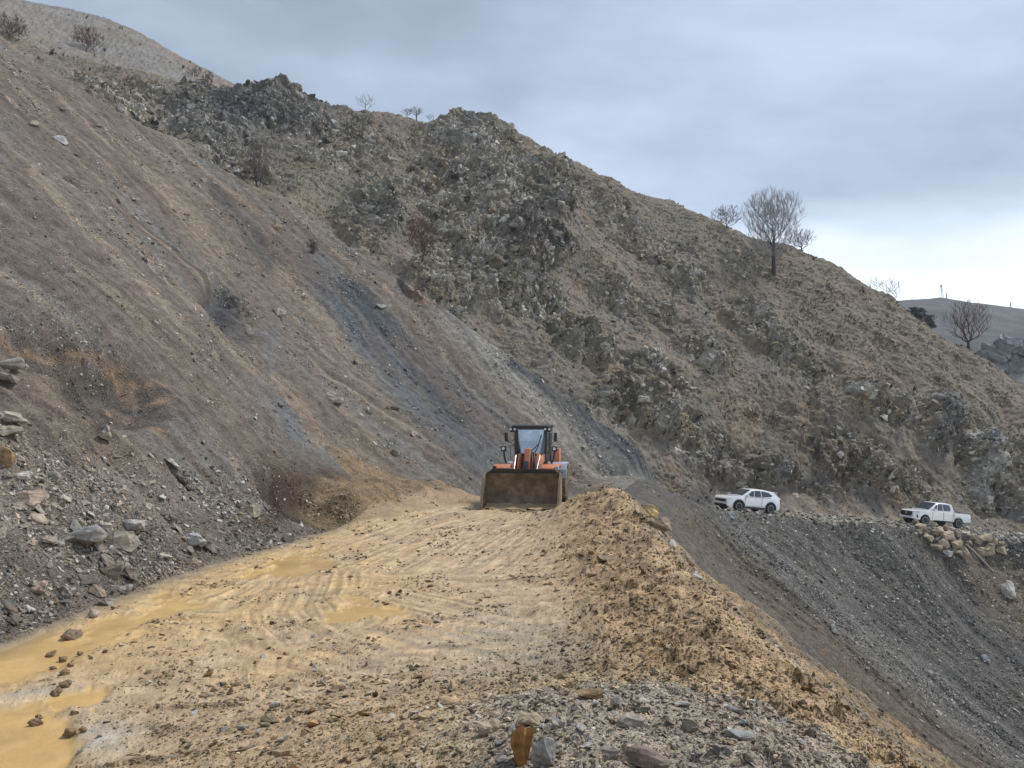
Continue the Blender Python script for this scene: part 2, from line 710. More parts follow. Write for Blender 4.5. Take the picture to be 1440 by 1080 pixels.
def base_height(x, y):
    z = rbf(x, y)
    off, zr, wl, wr, s = road_coords(x, y)
    near = sstep(40, 33, y)
    bl, br = lerp(1.6, 0.9, near), lerp(1.2, 1.0, near)
    m = np.where(off < 0, 1 - sstep(wl, wl + bl, -off), 1 - sstep(wr - 0.3, wr + br, off))
    cover = sstep(30, 33, s) * (1 - sstep(39.6, 41.6, s))          # the slide still covers the road in the gully head
    m = m * (1 - 0.75 * cover)
    z = lerp(z, zr, m)
    # windrow of pushed-up spoil along the outer edge
    h = np.interp(y, [-10, 3, 6, 10, 15, 19, 22.5, 25.0, 27.0], [0.2, 0.25, 0.30, 0.38, 0.55, 0.82, 1.02, 0.75, 0.0])
    cxx = np.interp(y, [0, 10, 16, 20, 23, 27], [2.35, 2.35, 2.65, 2.95, 3.0, 3.0])
    lump = 1 + 0.38 * fbm(x / 1.7, y / 2.0, 3, 40)
    wdt = np.where(x < cxx, np.interp(y, [10, 18, 24], [0.80, 1.25, 1.3]), 0.72)
    z = z + h * lump * np.exp(-0.5 * ((x - cxx) / wdt) ** 2)
    # heap of tipped gravel the photographer stands on
    z = z + 1.5 * heap_shape(x, y)
    # spoil heaps pushed against the foot of the scree beside the loader
    for hx, hy, hz, sx, sy in [(-4.4, 27.5, 0.6, 0.9, 1.3), (-3.6, 30.0, 0.55, 1.0, 1.2), (-2.8, 32.5, 0.45, 0.9, 1.0), (-4.9, 25.0, 0.4, 0.7, 1.2)]:
        z = z + hz * (1 + 0.4 * fbm(x / 0.9, y / 0.9, 2, 46)) * np.exp(-0.5 * (((x - hx) / sx) ** 2 + ((y - hy) / sy) ** 2))
    return z, off, zr, wl, wr, s, m


Z0, OFF, ZR, WL, WR, SS, RM = base_height(GX, GY)
U, V, DEP = world2pix(GX, GY, Z0)
U, V = U.astype(np.float32), V.astype(np.float32)
crest_v = np.interp(U, [c[0] for c in CREST], [c[1] for c in CREST])
QX, QY = 59.0, 9.0                                               # fall lines of the bowl run towards this point
RHO = np.hypot(GX - QX, GY - QY)
THE = np.arctan2(GY - QY, QX - GX) * 78.0                        # metres across the slope
THE = THE + 2.6 * fbm(GX / 16, GY / 16, 2, 31) + 0.9 * fbm(GX / 5, GY / 5, 3, 33)
RHO = RHO + 3.0 * fbm(GX / 9, GY / 9, 2, 35)

right_side = OFF > 0
on_road = np.where(right_side, OFF < WR + 0.25, -OFF < WL + 0.25) & ((SS < 31.5) | (SS >= 41.8))
is_gully = right_side & ~on_road
is_hill = ~right_side & ~on_road & ((V < crest_v + 4 * perlin(THE / 2, RHO / 6, 3)) | (SS > 41.8) | (GY > 66))
is_scree = ~right_side & ~on_road & ~is_hill
is_hill |= is_gully & (SS > 52) & (GY > 70)
# signed "how far above the crest" in metres for soft blending between scree and rocky hill
hillm = sstep(-6, 14, (crest_v - V)) * is_hill
hillm = np.where(is_hill & (SS > 41.8), np.maximum(hillm, sstep(0.2, 3.0, -OFF - WL)), hillm)

# ---- rock exposure on the hill, as drawn in the photograph: (px, py, rx, ry, angle, strength)
CRAG = [(200, 140, 110, 26, 18, .9), (300, 160, 70, 40, 20, 1), (390, 150, 75, 40, 12, 1.1), (330, 215, 60, 30, 30, .8), (500, 200, 70, 40, 10, .6),
        (470, 215, 60, 24, 10, .7), (670, 200, 62, 48, 35, 1.2), (640, 270, 75, 55, 35, 1.0), (700, 260, 60, 60, 40, 1.15), (770, 260, 55, 45, 45, 1.1), (750, 340, 55, 40, 35, 1.15),
        (700, 350, 60, 55, 35, .9), (520, 300, 45, 45, 40, .9), (610, 330, 40, 40, 40, .8), (700, 400, 75, 45, 15, 1.1), (620, 400, 60, 40, 30, .9), (760, 420, 60, 30, 20, .8), (560, 260, 60, 30, 20, .55),
        (820, 470, 60, 35, 30, .75), (870, 300, 50, 30, 30, .6), (900, 410, 80, 35, 25, .6), (960, 370, 60, 35, 25, .55), (880, 560, 55, 38, 20, 1.0), (930, 520, 60, 30, 25, .8), (1010, 500, 60, 28, 25, .6),
        (1055, 440, 45, 22, 20, .8), (1090, 470, 50, 25, 25, .75), (1130, 500, 55, 22, 25, .7), (960, 600, 60, 30, 25, .9), (1010, 650, 60, 28, 15, 1.0), (1080, 660, 45, 22, 10, 1.1),
        (1200, 640, 70, 40, 20, .9), (1240, 560, 60, 40, 25, .9), (1320, 590, 35, 42, 20, 1.25), (1390, 640, 48, 40, 50, 1.2), (1290, 680, 40, 25, 60, .9), (1180, 690, 60, 18, 8, .9),
        (1400, 690, 40, 25, 30, 1.0), (1250, 410, 60, 10, 33, .3), (1200, 400, 40, 10, 33, .3), (1030, 360, 60, 25, 25, .45), (440, 170, 40, 22, 20, .8), (580, 420, 40, 30, 35, .6)]
crag = np.zeros(U.shape, np.float32)
uu = U + 16 * fbm(GX / 5, GY / 5, 3, 60)
vv = V + 12 * fbm(GX / 5 + 9, GY / 5, 3, 61)
for (a, b, rx, ry, an, st) in CRAG:
    q = blob(uu, vv, a, b, rx, ry, an)
    crag = np.maximum(crag, st * np.exp(-0.9 * q * q))
patchy = fbm(GX / 4.2, GY / 4.2, 4, 70)
bulge = np.zeros(U.shape, np.float32)                            # the big rock masses stand proud of the slope
for (a, b, rx, ry, an, st) in [(670, 205, 66, 46, 35, 1.0), (700, 265, 80, 50, 40, .9), (775, 268, 52, 34, 45, 1.0), (750, 340, 52, 34, 35, 1.3), (690, 400, 80, 36, 12, 1.1), (520, 300, 46, 42, 40, .9), (385, 150, 80, 36, 12, .55), (300, 165, 60, 26, 20, .5),
                               (640, 330, 40, 36, 40, .6), (880, 560, 56, 34, 20, 1.0), (1320, 592, 36, 40, 20, 1.3), (1392, 640, 44, 34, 50, 1.1), (1240, 560, 50, 30, 25, .7), (1055, 440, 42, 18, 20, .7), (1090, 472, 46, 20, 25, .6), (1080, 662, 50, 22, 10, 1.0), (1010, 655, 50, 22, 15, .8), (900, 415, 60, 24, 25, .6),
                               (1200, 645, 70, 30, 20, .8), (960, 600, 50, 22, 25, .7), (820, 470, 50, 24, 30, .6), (610, 395, 40, 26, 30, .6)]:
    bulge = np.maximum(bulge, st * sstep(1.25, 0.55, np.sqrt(blob(uu, vv, a, b, rx, ry, an))))
crag = np.clip(0.95 * crag + 0.56 * patchy + 0.05 - 0.25 * sstep(1060, 1160, U) * sstep(60, -20, V - np.interp(U, [1060, 1200, 1440], [430, 500, 640])), 0, 1.2)
crag = sstep(0.22, 0.75, crag) * hillm * (DEP < 128)
grassy = sstep(0.05, 0.3, fbm(GX / 9, GY / 9, 3, 75) + 0.55 * np.exp(-blob(U, V, 440, 255, 60, 36, 0)) - 0.25 * crag)

# ---- relief
S = np.hypot
dz = np.zeros(Z0.shape)
rill = fbm(THE / 1.5, RHO / 11, 4, 80)
rill2 = fbm(THE / 0.42, RHO / 4.5, 3, 84)
coarse = fbm(GX / 6, GY / 6, 3, 88)
fine = fbm(GX / 0.7, GY / 0.7, 4, 92)
sl = (is_scree | is_gully) * np.where(is_scree, sstep(0.0, 2.5, -OFF - WL), sstep(0, 2.0, OFF - WR))
dz += sl * (0.26 * rill + 0.07 * rill2 + 0.34 * coarse + 0.22 * fbm(GX / 2.2, GY / 2.2, 3, 90) + 0.07 * fine)
# broken hollows in the scree (dark undercut with an overhanging lip)
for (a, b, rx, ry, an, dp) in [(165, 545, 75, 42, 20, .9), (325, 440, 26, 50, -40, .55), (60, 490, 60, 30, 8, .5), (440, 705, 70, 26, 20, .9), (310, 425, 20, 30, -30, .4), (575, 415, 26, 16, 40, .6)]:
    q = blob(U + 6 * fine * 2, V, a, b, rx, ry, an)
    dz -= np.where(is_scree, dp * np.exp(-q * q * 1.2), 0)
# rocky hill: ledges dipping to the right with broken faces
bed = GX * 0.62 - GY * 0.35
bx, by = (GX * 0.80 + GY * 0.6) / 3.4, (-GX * 0.6 + GY * 0.80) / 2.2
f1, r1, e1 = facets(bx + 0.25 * perlin(GX / 2, GY / 2, 5), by, 1, 0.9)
f2, r2, e2 = facets(bx * 2.7, by * 2.7, 2, 1.0)
f3, r3, e3 = facets(bx * 6.5, by * 6.5, 3, 1.0)
dz += hillm * ((1.3 * fbm(GX / 10, GY / 10, 3, 100) + 0.8 * (ridged(GX / 9 + 3, GY / 13, 2, 102) - 0.5)) * sstep(150, 100, DEP) + 0.32 * fbm(GX / 2.4, GY / 2.4, 4, 104) * (1 - 0.6 * crag) + 0.07 * fine * (1 - 0.7 * crag))
tb = (0.42 * GX + 0.10 * GY + 0.90 * Z0) / 1.25 + 0.9 * fbm(GX / 5, GY / 5, 3, 112) + 0.35 * f1
saw = tb - np.floor(tb)
tb2 = tb * 2.9 + 0.6 * f2
saw2 = tb2 - np.floor(tb2)
ledge = 0.55 * (saw ** 1.6 - 0.4) * (0.5 + r1) + 0.22 * (saw2 ** 1.6 - 0.4) * (0.4 + r2)
k1, k2, k3 = sstep(0, 0.22, e1), sstep(0, 0.25, e2), sstep(0, 0.3, e3)
dz += crag * (0.95 * f1 * k1 + 0.40 * f2 * (0.45 + 0.55 * k2) + 0.20 * f3 * (0.5 + 0.5 * k3) - 0.14 * (1 - k2) + 0.75 * ledge + 0.7 * (ridged(GX / 5.5, GY / 5.5, 2, 110) - 0.45))
dz += hillm * (1 - crag) * 0.25 * ledge * sstep(150, 100, DEP) + hillm * 1.15 * bulge - hillm * 0.35
dz += hillm * (1 - crag) * (0.16 * f2 + 0.12 * f3) * 0.8
NSL = dz.copy()                                                  # slope relief goes along the slope's normal, road relief straight up
dz = np.zeros(Z0.shape)

# mud road: churned surface, tyre ruts and the sweep of the bucket
roadm = np.where(right_side, 1 - sstep(-0.2, 0.6, OFF - WR), 1 - sstep(-0.3, 0.5, -OFF - WL)) * (1 - sstep(29.5, 31.5, SS))
heap = heap_shape(GX, GY)
PUD = [(-20, 925, 150, 40, -8), (10, 1045, 110, 58, 0), (190, 872, 90, 16, -20), (110, 985, 60, 12, -10), (400, 800, 60, 9, -18), (520, 858, 46, 12, 6)]
pu = U + 70 * fbm(GX / 1.1, GY / 1.1, 5, 120, 0.6)
pv = V + 34 * fbm(GX / 1.1 + 40, GY / 1.1, 5, 121, 0.6)
pud = np.zeros(U.shape)
for i, (a, b, rx, ry, an) in enumerate(PUD):
    pud = np.maximum(pud, np.exp(-np.clip(blob(pu, pv, a, b, rx, ry, an), 0, 20) ** 1.5 * 0.8))
pud *= (GY < 30) * (roadm > 0.4) * (RR < 40) * (heap < 0.09)
mudflow = np.clip(np.exp(-blob(pu, pv, 290, 840, 330, 70, -20)) + 0.8 * np.exp(-blob(pu, pv, 540, 860, 120, 42, 6)) + 0.6 * np.exp(-blob(pu, pv, 430, 930, 120, 26, -10)), 0, 1)
mudflow = mudflow * np.clip(0.75 + 1.1 * fbm(GX / 1.6, GY / 1.0, 4, 125), 0.1, 1)
wetn = sstep(0.22, 0.70, pud + 0.16 * fbm(GX / 0.3, GY / 0.3, 4, 123, 0.6))
churn = fbm(GX / 0.55, GY / 0.55, 4, 130)
clod = np.maximum(0, fbm(GX / 0.16, GY / 0.16, 3, 134))
smooth_zone = np.clip(1.2 * np.exp(-blob(U, V, 600, 765, 260, 75, -12)) + 0.8 * np.exp(-blob(U, V, 680, 880, 230, 45, 0)) + mudflow, 0, 1)
bermm = np.exp(-0.5 * ((GX - np.interp(GY, [0, 10, 16, 20, 27], [2.4, 2.4, 2.6, 2.8, 2.9])) / 1.15) ** 2) * sstep(28, 24, GY) * (GY > 0)
clodm = roadm * np.clip(1 - 0.72 * smooth_zone + 0.8 * bermm, 0.15, 1.3) * (1 - wetn)
outer = (is_gully & (OFF - WR < 3.0) & (GY < 27)) * 1.0 * sstep(3.0, 1.6, OFF - WR)
clodm = np.maximum(clodm, 0.9 * outer)
dz += clodm * (0.045 * churn + 0.03 * clod) + roadm * 0.03 * coarse * (1 - wetn)
dz += bermm * (0.14 * fbm(GX / 0.8, GY / 0.8, 3, 138) + 0.05 * clod)
lumpf, lr, le = facets(GX / 0.32, GY / 0.32, 8, 1.0)
dz += np.clip(bermm + outer, 0, 1) * 0.05 * np.maximum(lumpf, -0.2) + clodm * 0.018 * lumpf
TRACKS = [([(1000, 885), (860, 880), (740, 868), (640, 855), (560, 835)], 0.34), ([(900, 905), (760, 930), (640, 932), (520, 925), (430, 895), (395, 850), (430, 800), (520, 760), (620, 722), (690, 706)], 0.40),
          ([(300, 850), (390, 808), (480, 770), (600, 728), (690, 702)], 0.36), ([(560, 800), (610, 770), (690, 735), (745, 712)], 0.34), ([(900, 945), (780, 958), (660, 958), (560, 945), (470, 925)], 0.45), ([(460, 870), (430, 835), (450, 800), (500, 778), (600, 745), (720, 712)], 0.34),
          ([(640, 800), (700, 770), (760, 735), (775, 712)], 0.34)]
track = np.zeros(U.shape, np.float32)
lug = np.zeros(U.shape, np.float32)
flow = np.zeros(U.shape, np.float32)
flowm = np.zeros(U.shape, np.float32)
near_road = (roadm > 0.05) & (RR < 45)
rr_, cc_ = np.nonzero(near_road)
xs_, ys_ = GX[rr_, cc_], GY[rr_, cc_]


def flat_hit(px, py):
    u_, v_ = (px - CX) / FPX, (CY - py) / FPX
    dy, dz_ = _cp - v_ * _sp, _sp + v_ * _cp
    k = (0.05 - EYE[2]) / dz_
    return (u_ * k, dy * k)


for pts, w in TRACKS:
    wp = [flat_hit(*p) for p in pts]
    d, fr = dpoly(xs_ + 0.08 * perlin(xs_ / 1.1, ys_ / 1.1, 9), ys_, wp)
    ln = sum(math.dist(wp[i], wp[i + 1]) for i in range(len(wp) - 1))
    t = (1 - sstep(w * 0.75, w, d)) * np.clip(0.55 + 0.9 * fbm(xs_ / 1.5, ys_ / 1.5, 2, 140), 0, 1)
    track[rr_, cc_] = np.maximum(track[rr_, cc_], t)
    fm = 1 - sstep(0.5, 2.2, d)
    take = fm > flowm[rr_, cc_]
    sgn = np.sign(np.sin(d * 0 + 1))
    fl = fbm(d / 0.10, fr * ln / 2.6 + w * 50, 3, 145)
    flow[rr_, cc_] = np.where(take, fl, flow[rr_, cc_])
    flowm[rr_, cc_] = np.where(take, fm, flowm[rr_, cc_])
    lug[rr_, cc_] += t * np.sin(fr * ln * 2 * np.pi / 0.24 + d * 8)
rim = 0
dz += -0.055 * track * (1 - 0.5 * wetn) + 0.007 * lug * (1 - wetn) + 0.022 * flow * flowm * (1 - wetn)
# bucket sweep: shallow parallel scrapes curving across the road
sweep = fbm(np.hypot(GX - 3.4, GY - 15.5) / 0.16, np.arctan2(GY - 15.5, GX - 3.4) * 1.2, 3, 150)
sweepm = np.exp(-blob(U, V, 720, 905, 260, 62, 2)) * roadm
dz += 0.045 * sweep * sweepm
dz += heap * 0.10 * fbm(GX / 0.5, GY / 0.5, 4, 154) * (RR < 12)
# water lies level
def normals(x, y, z):
    pr = np.stack([np.gradient(x, axis=0), np.gradient(y, axis=0), np.gradient(z, axis=0)], -1)

    def da(a):
        return np.roll(a, -1, 1) - np.roll(a, 1, 1)
    pa = np.stack([da(x), da(y), da(z)], -1)
    n = np.cross(pa, pr)
    n *= np.sign(n[..., 2:3]) + 1e-9
    return n / (np.linalg.norm(n, axis=-1, keepdims=True) + 1e-12)


N0 = normals(GX, GY, rbf(GX, GY))
Z = Z0 + dz + N0[..., 2] * NSL
GX0, GY0 = GX, GY
GX, GY = GX + N0[..., 0] * NSL, GY + N0[..., 1] * NSL
lvl = ZR - 0.045
Z = lerp(Z, np.minimum(lvl, Z0 - 0.02), wetn * 0.97)

# far road bench
farroad = on_road & (SS >= 41.8)
Z = Z + farroad * (0.05 * churn + 0.10 * fbm(GX / 1.5, GY / 1.5, 3, 160))
edge_far = np.exp(-((OFF - WR) / 0.45) ** 2) * (SS > 41.8)
Z = Z + edge_far * (0.03 + 0.12 * fbm(GX / 0.9, GY / 0.9, 3, 164))

PX, PY = GX, GY
GX, GY = GX0, GY0

# ------------------------------------------------------------------ ground colours (rock, soil and mud types)
C = np.zeros(Z.shape + (3,), np.float32)
BROWN, TAN, GREY, SLATE, RED = (.225, .178, .132), (.315, .240, .160), (.225, .212, .192), (.088, .091, .095), (.205, .145, .108)
ORANGE, PALE, DARK, OLIVE = (.37, .235, .125), (.46, .43, .38), (.085, .078, .070), (.215, .195, .115)
st1 = fbm(THE / 3.2, RHO / 26, 4, 200)
st2 = fbm(THE / 1.0, RHO / 14, 4, 204)
st3 = fbm(THE / 0.35, RHO / 5, 3, 208)
spk = fbm(GX / 0.25, GY / 0.25, 3, 212)
splat = fbm(GX / 2.6, GY / 2.6, 4, 214)
rnd = rng.random(Z.shape).astype(np.float32)
# scree above the road
A_ = np.broadcast_to(np.array(BROWN, np.float32), C.shape).copy()
A_ = mixc(A_, GREY, sstep(-0.15, 0.35, st1 + 0.4 * st2) * 0.75)
A_ = mixc(A_, TAN, sstep(0.08, 0.42, st2 - 0.5 * st1) * 0.75)
A_ = mixc(A_, RED, sstep(0.2, 0.55, fbm(THE / 4, RHO / 18, 3, 216)) * 0.45)
thr = fbm(THE / 0.16, RHO / 7.0, 3, 218)
A_ = A_ * (1 + 0.16 * thr + 0.22 * st3 + 0.30 * st2)[..., None].astype(np.float32)
wu, wv = U + 14 * st2 + 6 * st3, V + 8 * st2


def streak(C_, pts, w0, w1, col, k, soft=0.6):
    d, fr = dpoly(wu, wv, pts)
    w = w0 + (w1 - w0) * fr
    m = (1 - sstep(1 - soft, 1 + soft * 0.6, d / w)) * np.clip(0.75 + 0.8 * st3 + 0.5 * st2, 0, 1.1)
    return mixc(C_, col, np.clip(m * k, 0, 1))


A_ = streak(A_, [(230, 250), (300, 350), (400, 480), (520, 640)], 22, 26, TAN, .65)
A_ = streak(A_, [(330, 300), (420, 420), (540, 560)], 14, 14, TAN, .55)
A_ = streak(A_, [(0, 300), (120, 420), (250, 520), (380, 620)], 30, 30, BROWN, .5)
A_ = streak(A_, [(300, 262), (345, 320), (380, 370)], 11, 14, SLATE, .8)
A_ = streak(A_, [(440, 370), (520, 460), (610, 560), (700, 640)], 28, 60, (.155, .157, .160), .9)
A_ = streak(A_, [(490, 400), (560, 480), (640, 580)], 12, 22, SLATE, .7)
A_ = streak(A_, [(640, 440), (740, 530), (860, 640), (930, 690)], 30, 50, (.31, .292, .255), .85)
A_ = streak(A_, [(730, 510), (820, 580), (900, 640), (985, 700)], 12, 26, SLATE, .9)
A_ = streak(A_, [(560, 480), (640, 560), (720, 620)], 12, 14, (.22, .16, .12), .7)
A_ = streak(A_, [(330, 370), (420, 500), (470, 600)], 16, 20, (.16, .155, .15), .5)
A_ = streak(A_, [(370, 540), (430, 620), (500, 690)], 16, 20, GREY, .8)
A_ = streak(A_, [(380, 470), (400, 560), (420, 600)], 14, 18, (.19, .19, .195), .7)
A_ = streak(A_, [(390, 530), (430, 580), (450, 620)], 12, 14, (.40, .27, .15), .6)
lower = sstep(0, 1, (V - np.interp(U, [0, 240, 420, 560], [600, 640, 700, 740])) / 60 + 0.5 * st2)
A_ = mixc(A_, (.285, .245, .190), lower * 0.75)
foot = sstep(2.2, 0.4, -OFF - WL + 0.8 * fbm(GX / 1.2, GY / 1.2, 3, 220)) * (GY < 23)
A_ = mixc(A_, (.165, .138, .105), foot * 0.6)
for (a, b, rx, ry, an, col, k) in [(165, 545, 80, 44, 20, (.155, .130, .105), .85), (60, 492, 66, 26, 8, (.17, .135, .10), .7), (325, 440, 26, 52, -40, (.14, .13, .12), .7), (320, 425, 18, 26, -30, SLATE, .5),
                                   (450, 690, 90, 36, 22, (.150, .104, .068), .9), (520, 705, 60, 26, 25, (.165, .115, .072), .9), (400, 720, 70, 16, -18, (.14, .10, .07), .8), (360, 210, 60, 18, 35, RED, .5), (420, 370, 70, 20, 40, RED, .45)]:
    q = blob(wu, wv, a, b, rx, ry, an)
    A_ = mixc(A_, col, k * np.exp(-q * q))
for pts, w in [([(0, 478), (60, 482), (120, 492), (175, 505), (215, 545), (245, 558)], 5), ([(150, 497), (190, 520), (240, 535)], 4), ([(185, 545), (225, 570)], 5), ([(205, 590), (230, 600)], 7), ([(575, 405), (600, 425)], 5)]:
    d, _f = dpoly(wu + 8 * spk, wv + 8 * spk, pts)
    A_ = mixc(A_, ORANGE, 0.85 * (1 - sstep(0.4, 1.3, d / w)) * np.clip(0.6 + 1.2 * spk, 0, 1))
spoil = np.zeros(U.shape)
for hx, hy, sx, sy in [(-4.2, 27.5, 1.2, 1.6), (-3.0, 30.0, 1.2, 1.5), (-2.0, 32.5, 1.1, 1.3), (-4.9, 25.0, 1.0, 1.5), (-4.8, 30, 1.6, 1.8)]:
    spoil = np.maximum(spoil, np.exp(-0.5 * (((GX - hx) / sx) ** 2 + ((GY - hy) / sy) ** 2)))
spoil = sstep(0.25, 0.6, spoil + 0.25 * fine)
A_ = mixc(A_, (.335, .225, .115), spoil * 0.9)
# scree below the road
G_ = np.broadcast_to(np.array((.165, .158, .148), np.float32), C.shape).copy()
G_ = mixc(G_, SLATE, sstep(-0.1, 0.4, st1) * 0.55)
G_ = G_ * (1 + 0.14 * thr + 0.2 * st3)[..., None].astype(np.float32)
G_ = streak(G_, [(960, 740), (1060, 830), (1200, 960), (1360, 1090)], 30, 60, (.195, .160, .122), .9)
G_ = streak(G_, [(935, 745), (1010, 810), (1150, 940), (1290, 1075)], 9, 14, (.185, .178, .165), .6)
G_ = streak(G_, [(1015, 722), (1120, 810), (1260, 930), (1440, 1075)], 14, 30, (.27, .262, .25), .7)
G_ = streak(G_, [(1380, 790), (1440, 850)], 40, 40, (.22, .18, .135), .8)
G_ = streak(G_, [(1300, 760), (1360, 800), (1440, 880)], 18, 18, (.20, .17, .135), .6)
G_ = mixc(G_, (.20, .185, .16), edge_far * 0.7)
berm_c = np.array((.36, .247, .135), np.float32)
berm_m = np.clip(sstep(0.25, 0.7, bermm + 0.25 * churn) + outer, 0, 1)
bcol = mixc(np.broadcast_to(berm_c, C.shape), (.205, .135, .074), sstep(-0.15, 0.35, fbm(GX / 0.9, GY / 0.9, 4, 230)) * 0.9)
bcol = mixc(bcol, (.44, .325, .195), sstep(0.1, 0.45, fbm(GX / 0.5, GY / 0.5, 4, 234)) * 0.6)
G_ = mixc(G_, (.30, .20, .11), 0.0 * outer)
G_ = lerp(G_, bcol, (outer * (0.75 + 0.25 * np.sign(spk)))[..., None].astype(np.float32))
# rocky hill
B_ = np.broadcast_to(np.array((.270, .222, .165), np.float32), C.shape).copy()
bn = fbm(GX / 7, GY / 7, 4, 240)
B_ = mixc(B_, (.225, .190, .145), sstep(-0.2, 0.3, bn) * 0.8)
B_ = mixc(B_, OLIVE, grassy * 0.30)
B_ = mixc(B_, GREY, sstep(0.0, 0.35, fbm(GX / 3, GY / 3, 4, 244)) * 0.55)
B_ = mixc(B_, (.34, .225, .115), sstep(0.18, 0.45, fbm(GX / 5, GY / 5, 4, 248)) * 0.55)
right_flank = sstep(1020, 1150, U) * sstep(0.0, 1.0, (np.interp(U, [1020, 1200, 1440], [500, 520, 640]) - V) / 40)
B_ = mixc(B_, (.265, .218, .150), right_flank * 0.6)
rock = mixc(np.broadcast_to(np.array((.265, .235, .185), np.float32), C.shape), PALE, sstep(0.60, 0.95, r2 + 0.3 * spk) * 0.75)
rock = mixc(rock, (.135, .125, .11), sstep(0.42, 0.1, r3 * 0.5 + r1 * 0.5) * 0.65)
rock = mixc(rock, (.42, .395, .345), sstep(0.25, 0.5, fbm(GX / 1.6, GY / 1.6, 4, 251)) * 0.6)
rock = mixc(rock, (.30, .235, .15), sstep(0.1, 0.45, fbm(GX / 3.3, GY / 3.3, 3, 252)) * 0.55)
rock = np.clip(0.215 + 1.45 * (rock - 0.215), 0.05, 0.62) * 0.97
B_ = lerp(B_, rock, np.clip(crag * 0.95, 0, 1)[..., None])
for (a, b, rx, ry, an, col, k) in [(385, 150, 110, 45, 12, (.115, .120, .130), .75), (300, 165, 80, 40, 20, (.15, .155, .165), .6), (755, 335, 50, 40, 35, (.095, .085, .080), .75), (770, 270, 50, 28, 45, (.13, .12, .115), .5),
                                   (660, 200, 60, 30, 30, (.33, .325, .32), .45), (440, 255, 62, 30, -10, (.22, .215, .145), .8), (1055, 600, 24, 40, 10, (.40, .29, .165), .75), (1040, 560, 40, 20, 40, (.34, .25, .15), .6),
                                   (1230, 530, 50, 22, 20, (.33, .22, .125), .6), (1320, 600, 30, 36, 20, (.13, .13, .13), .7), (1395, 620, 16, 22, 50, (.58, .56, .53), .9), (1390, 660, 18, 22, 50, (.56, .53, .49), .8), (1372, 612, 12, 12, 50, (.6, .58, .56), .7),
                                   (1285, 600, 9, 55, 8, (.34, .26, .17), .8), (1330, 700, 20, 22, -30, (.32, .24, .15), .7), (1200, 640, 90, 30, 15, (.19, .135, .09), .5), (1020, 650, 60, 26, 10, (.20, .15, .11), .45), (1110, 670, 50, 20, 8, (.12, .11, .10), .5),
                                   (700, 400, 80, 40, 12, (.165, .155, .125), .5), (530, 290, 50, 45, 40, (.15, .155, .145), .5), (590, 330, 10, 45, -25, (.22, .15, .12), .6), (1240, 690, 50, 16, 10, (.30, .225, .14), .5), (960, 640, 30, 14, 30, (.4, .38, .34), .4)]:
    q = blob(uu, vv, a, b, rx, ry, an)
    B_ = mixc(B_, col, k * np.exp(-q * q) * np.clip(0.85 + 0.8 * spk, 0, 1))
# distant shoulder at the top left: pale, thin grass
far_c = sstep(98, 120, DEP) * (U < 420)
cc = mixc(np.broadcast_to(np.array((.285, .26, .23), np.float32), C.shape), (.25, .22, .155), sstep(-0.1, 0.4, fbm(GX / 14, GY / 14, 4, 256)) * 0.8)
cc = mixc(cc, (.33, .215, .14), sstep(-14, 14, U - np.interp(V, [20, 60, 105], [170, 215, 290])) * 0.6)
cc = mixc(cc, (.33, .325, .32), sstep(0.0, 0.4, fbm(GX / 6, GY / 6, 4, 260)) * 0.6)
B_ = lerp(B_, cc, far_c[..., None].astype(np.float32) * 0.9)
# road
M_ = np.broadcast_to(np.array((.405, .298, .182), np.float32), C.shape).copy()
M_ = mixc(M_, (.315, .225, .135), sstep(-0.05, 0.4, fbm(GX / 1.6, GY / 1.0, 4, 270)) * 0.55)
M_ = mixc(M_, (.51, .405, .265), sstep(0.05, 0.4, fbm(GX / 0.8, GY / 0.5, 4, 274)) * 0.5)
M_ = mixc(M_, (.53, .36, .165), mudflow * 0.85)
M_ = mixc(M_, (.30, .255, .195), sstep(0.2, 0.8, sweepm) * sstep(-0.2, 0.3, sweep + 0.4 * fbm(GX / 2, GY / 0.8, 3, 278)) * 0.75)
M_ = mixc(M_, (.30, .255, .19), track * 0.35)
M_ = M_ * (1 + 0.62 * flow * flowm)[..., None].astype(np.float32)
M_ = mixc(M_, (.40, .375, .33), np.exp(-blob(pu, pv, 130, 1035, 60, 26, -12)) * 0.9)
M_ = mixc(M_, (.40, .37, .32), np.exp(-blob(pu, pv, 40, 985, 60, 14, -8)) * 0.7)
darkc = sstep(0.12, 0.42, fbm(GX / 0.9, GY / 0.45, 4, 282) + 0.15 * clod) * (1 - smooth_zone * 0.6)
M_ = mixc(M_, (.185, .13, .08), darkc * 0.6)
dk2 = np.exp(-blob(pu, pv, 920, 905, 150, 50, -12)) + np.exp(-blob(pu, pv, 700, 960, 150, 26, -3)) * 0.8
M_ = mixc(M_, (.195, .155, .110), np.clip(dk2, 0, 1) * 0.75)
M_ = lerp(M_, bcol, np.clip(berm_m, 0, 1)[..., None].astype(np.float32))
M_ = mixc(M_, (.26, .175, .10), spoil * 0.85)
heapm = sstep(0.24, 0.42, heap + 0.14 * churn - 0.42 * sstep(1.2, -1.6, GX)) * sstep(2.6, 2.0, GX + 0.3 * churn) * sstep(560, 730, U + 70 * churn)
M_ = mixc(M_, (.40, .29, .17), sstep(0.08, 0.3, heap) * (1 - heapm) * 0.5)
M_ = mixc(M_, (.285, .25, .198), heapm * 0.8)
M_ = mixc(M_, (.57, .375, .155), wetn * 0.94)
F_ = mixc(np.broadcast_to(np.array((.215, .20, .175), np.float32), C.shape), (.30, .26, .20), sstep(0, 0.4, fbm(GX / 2, GY / 2, 3, 290)) * 0.6)

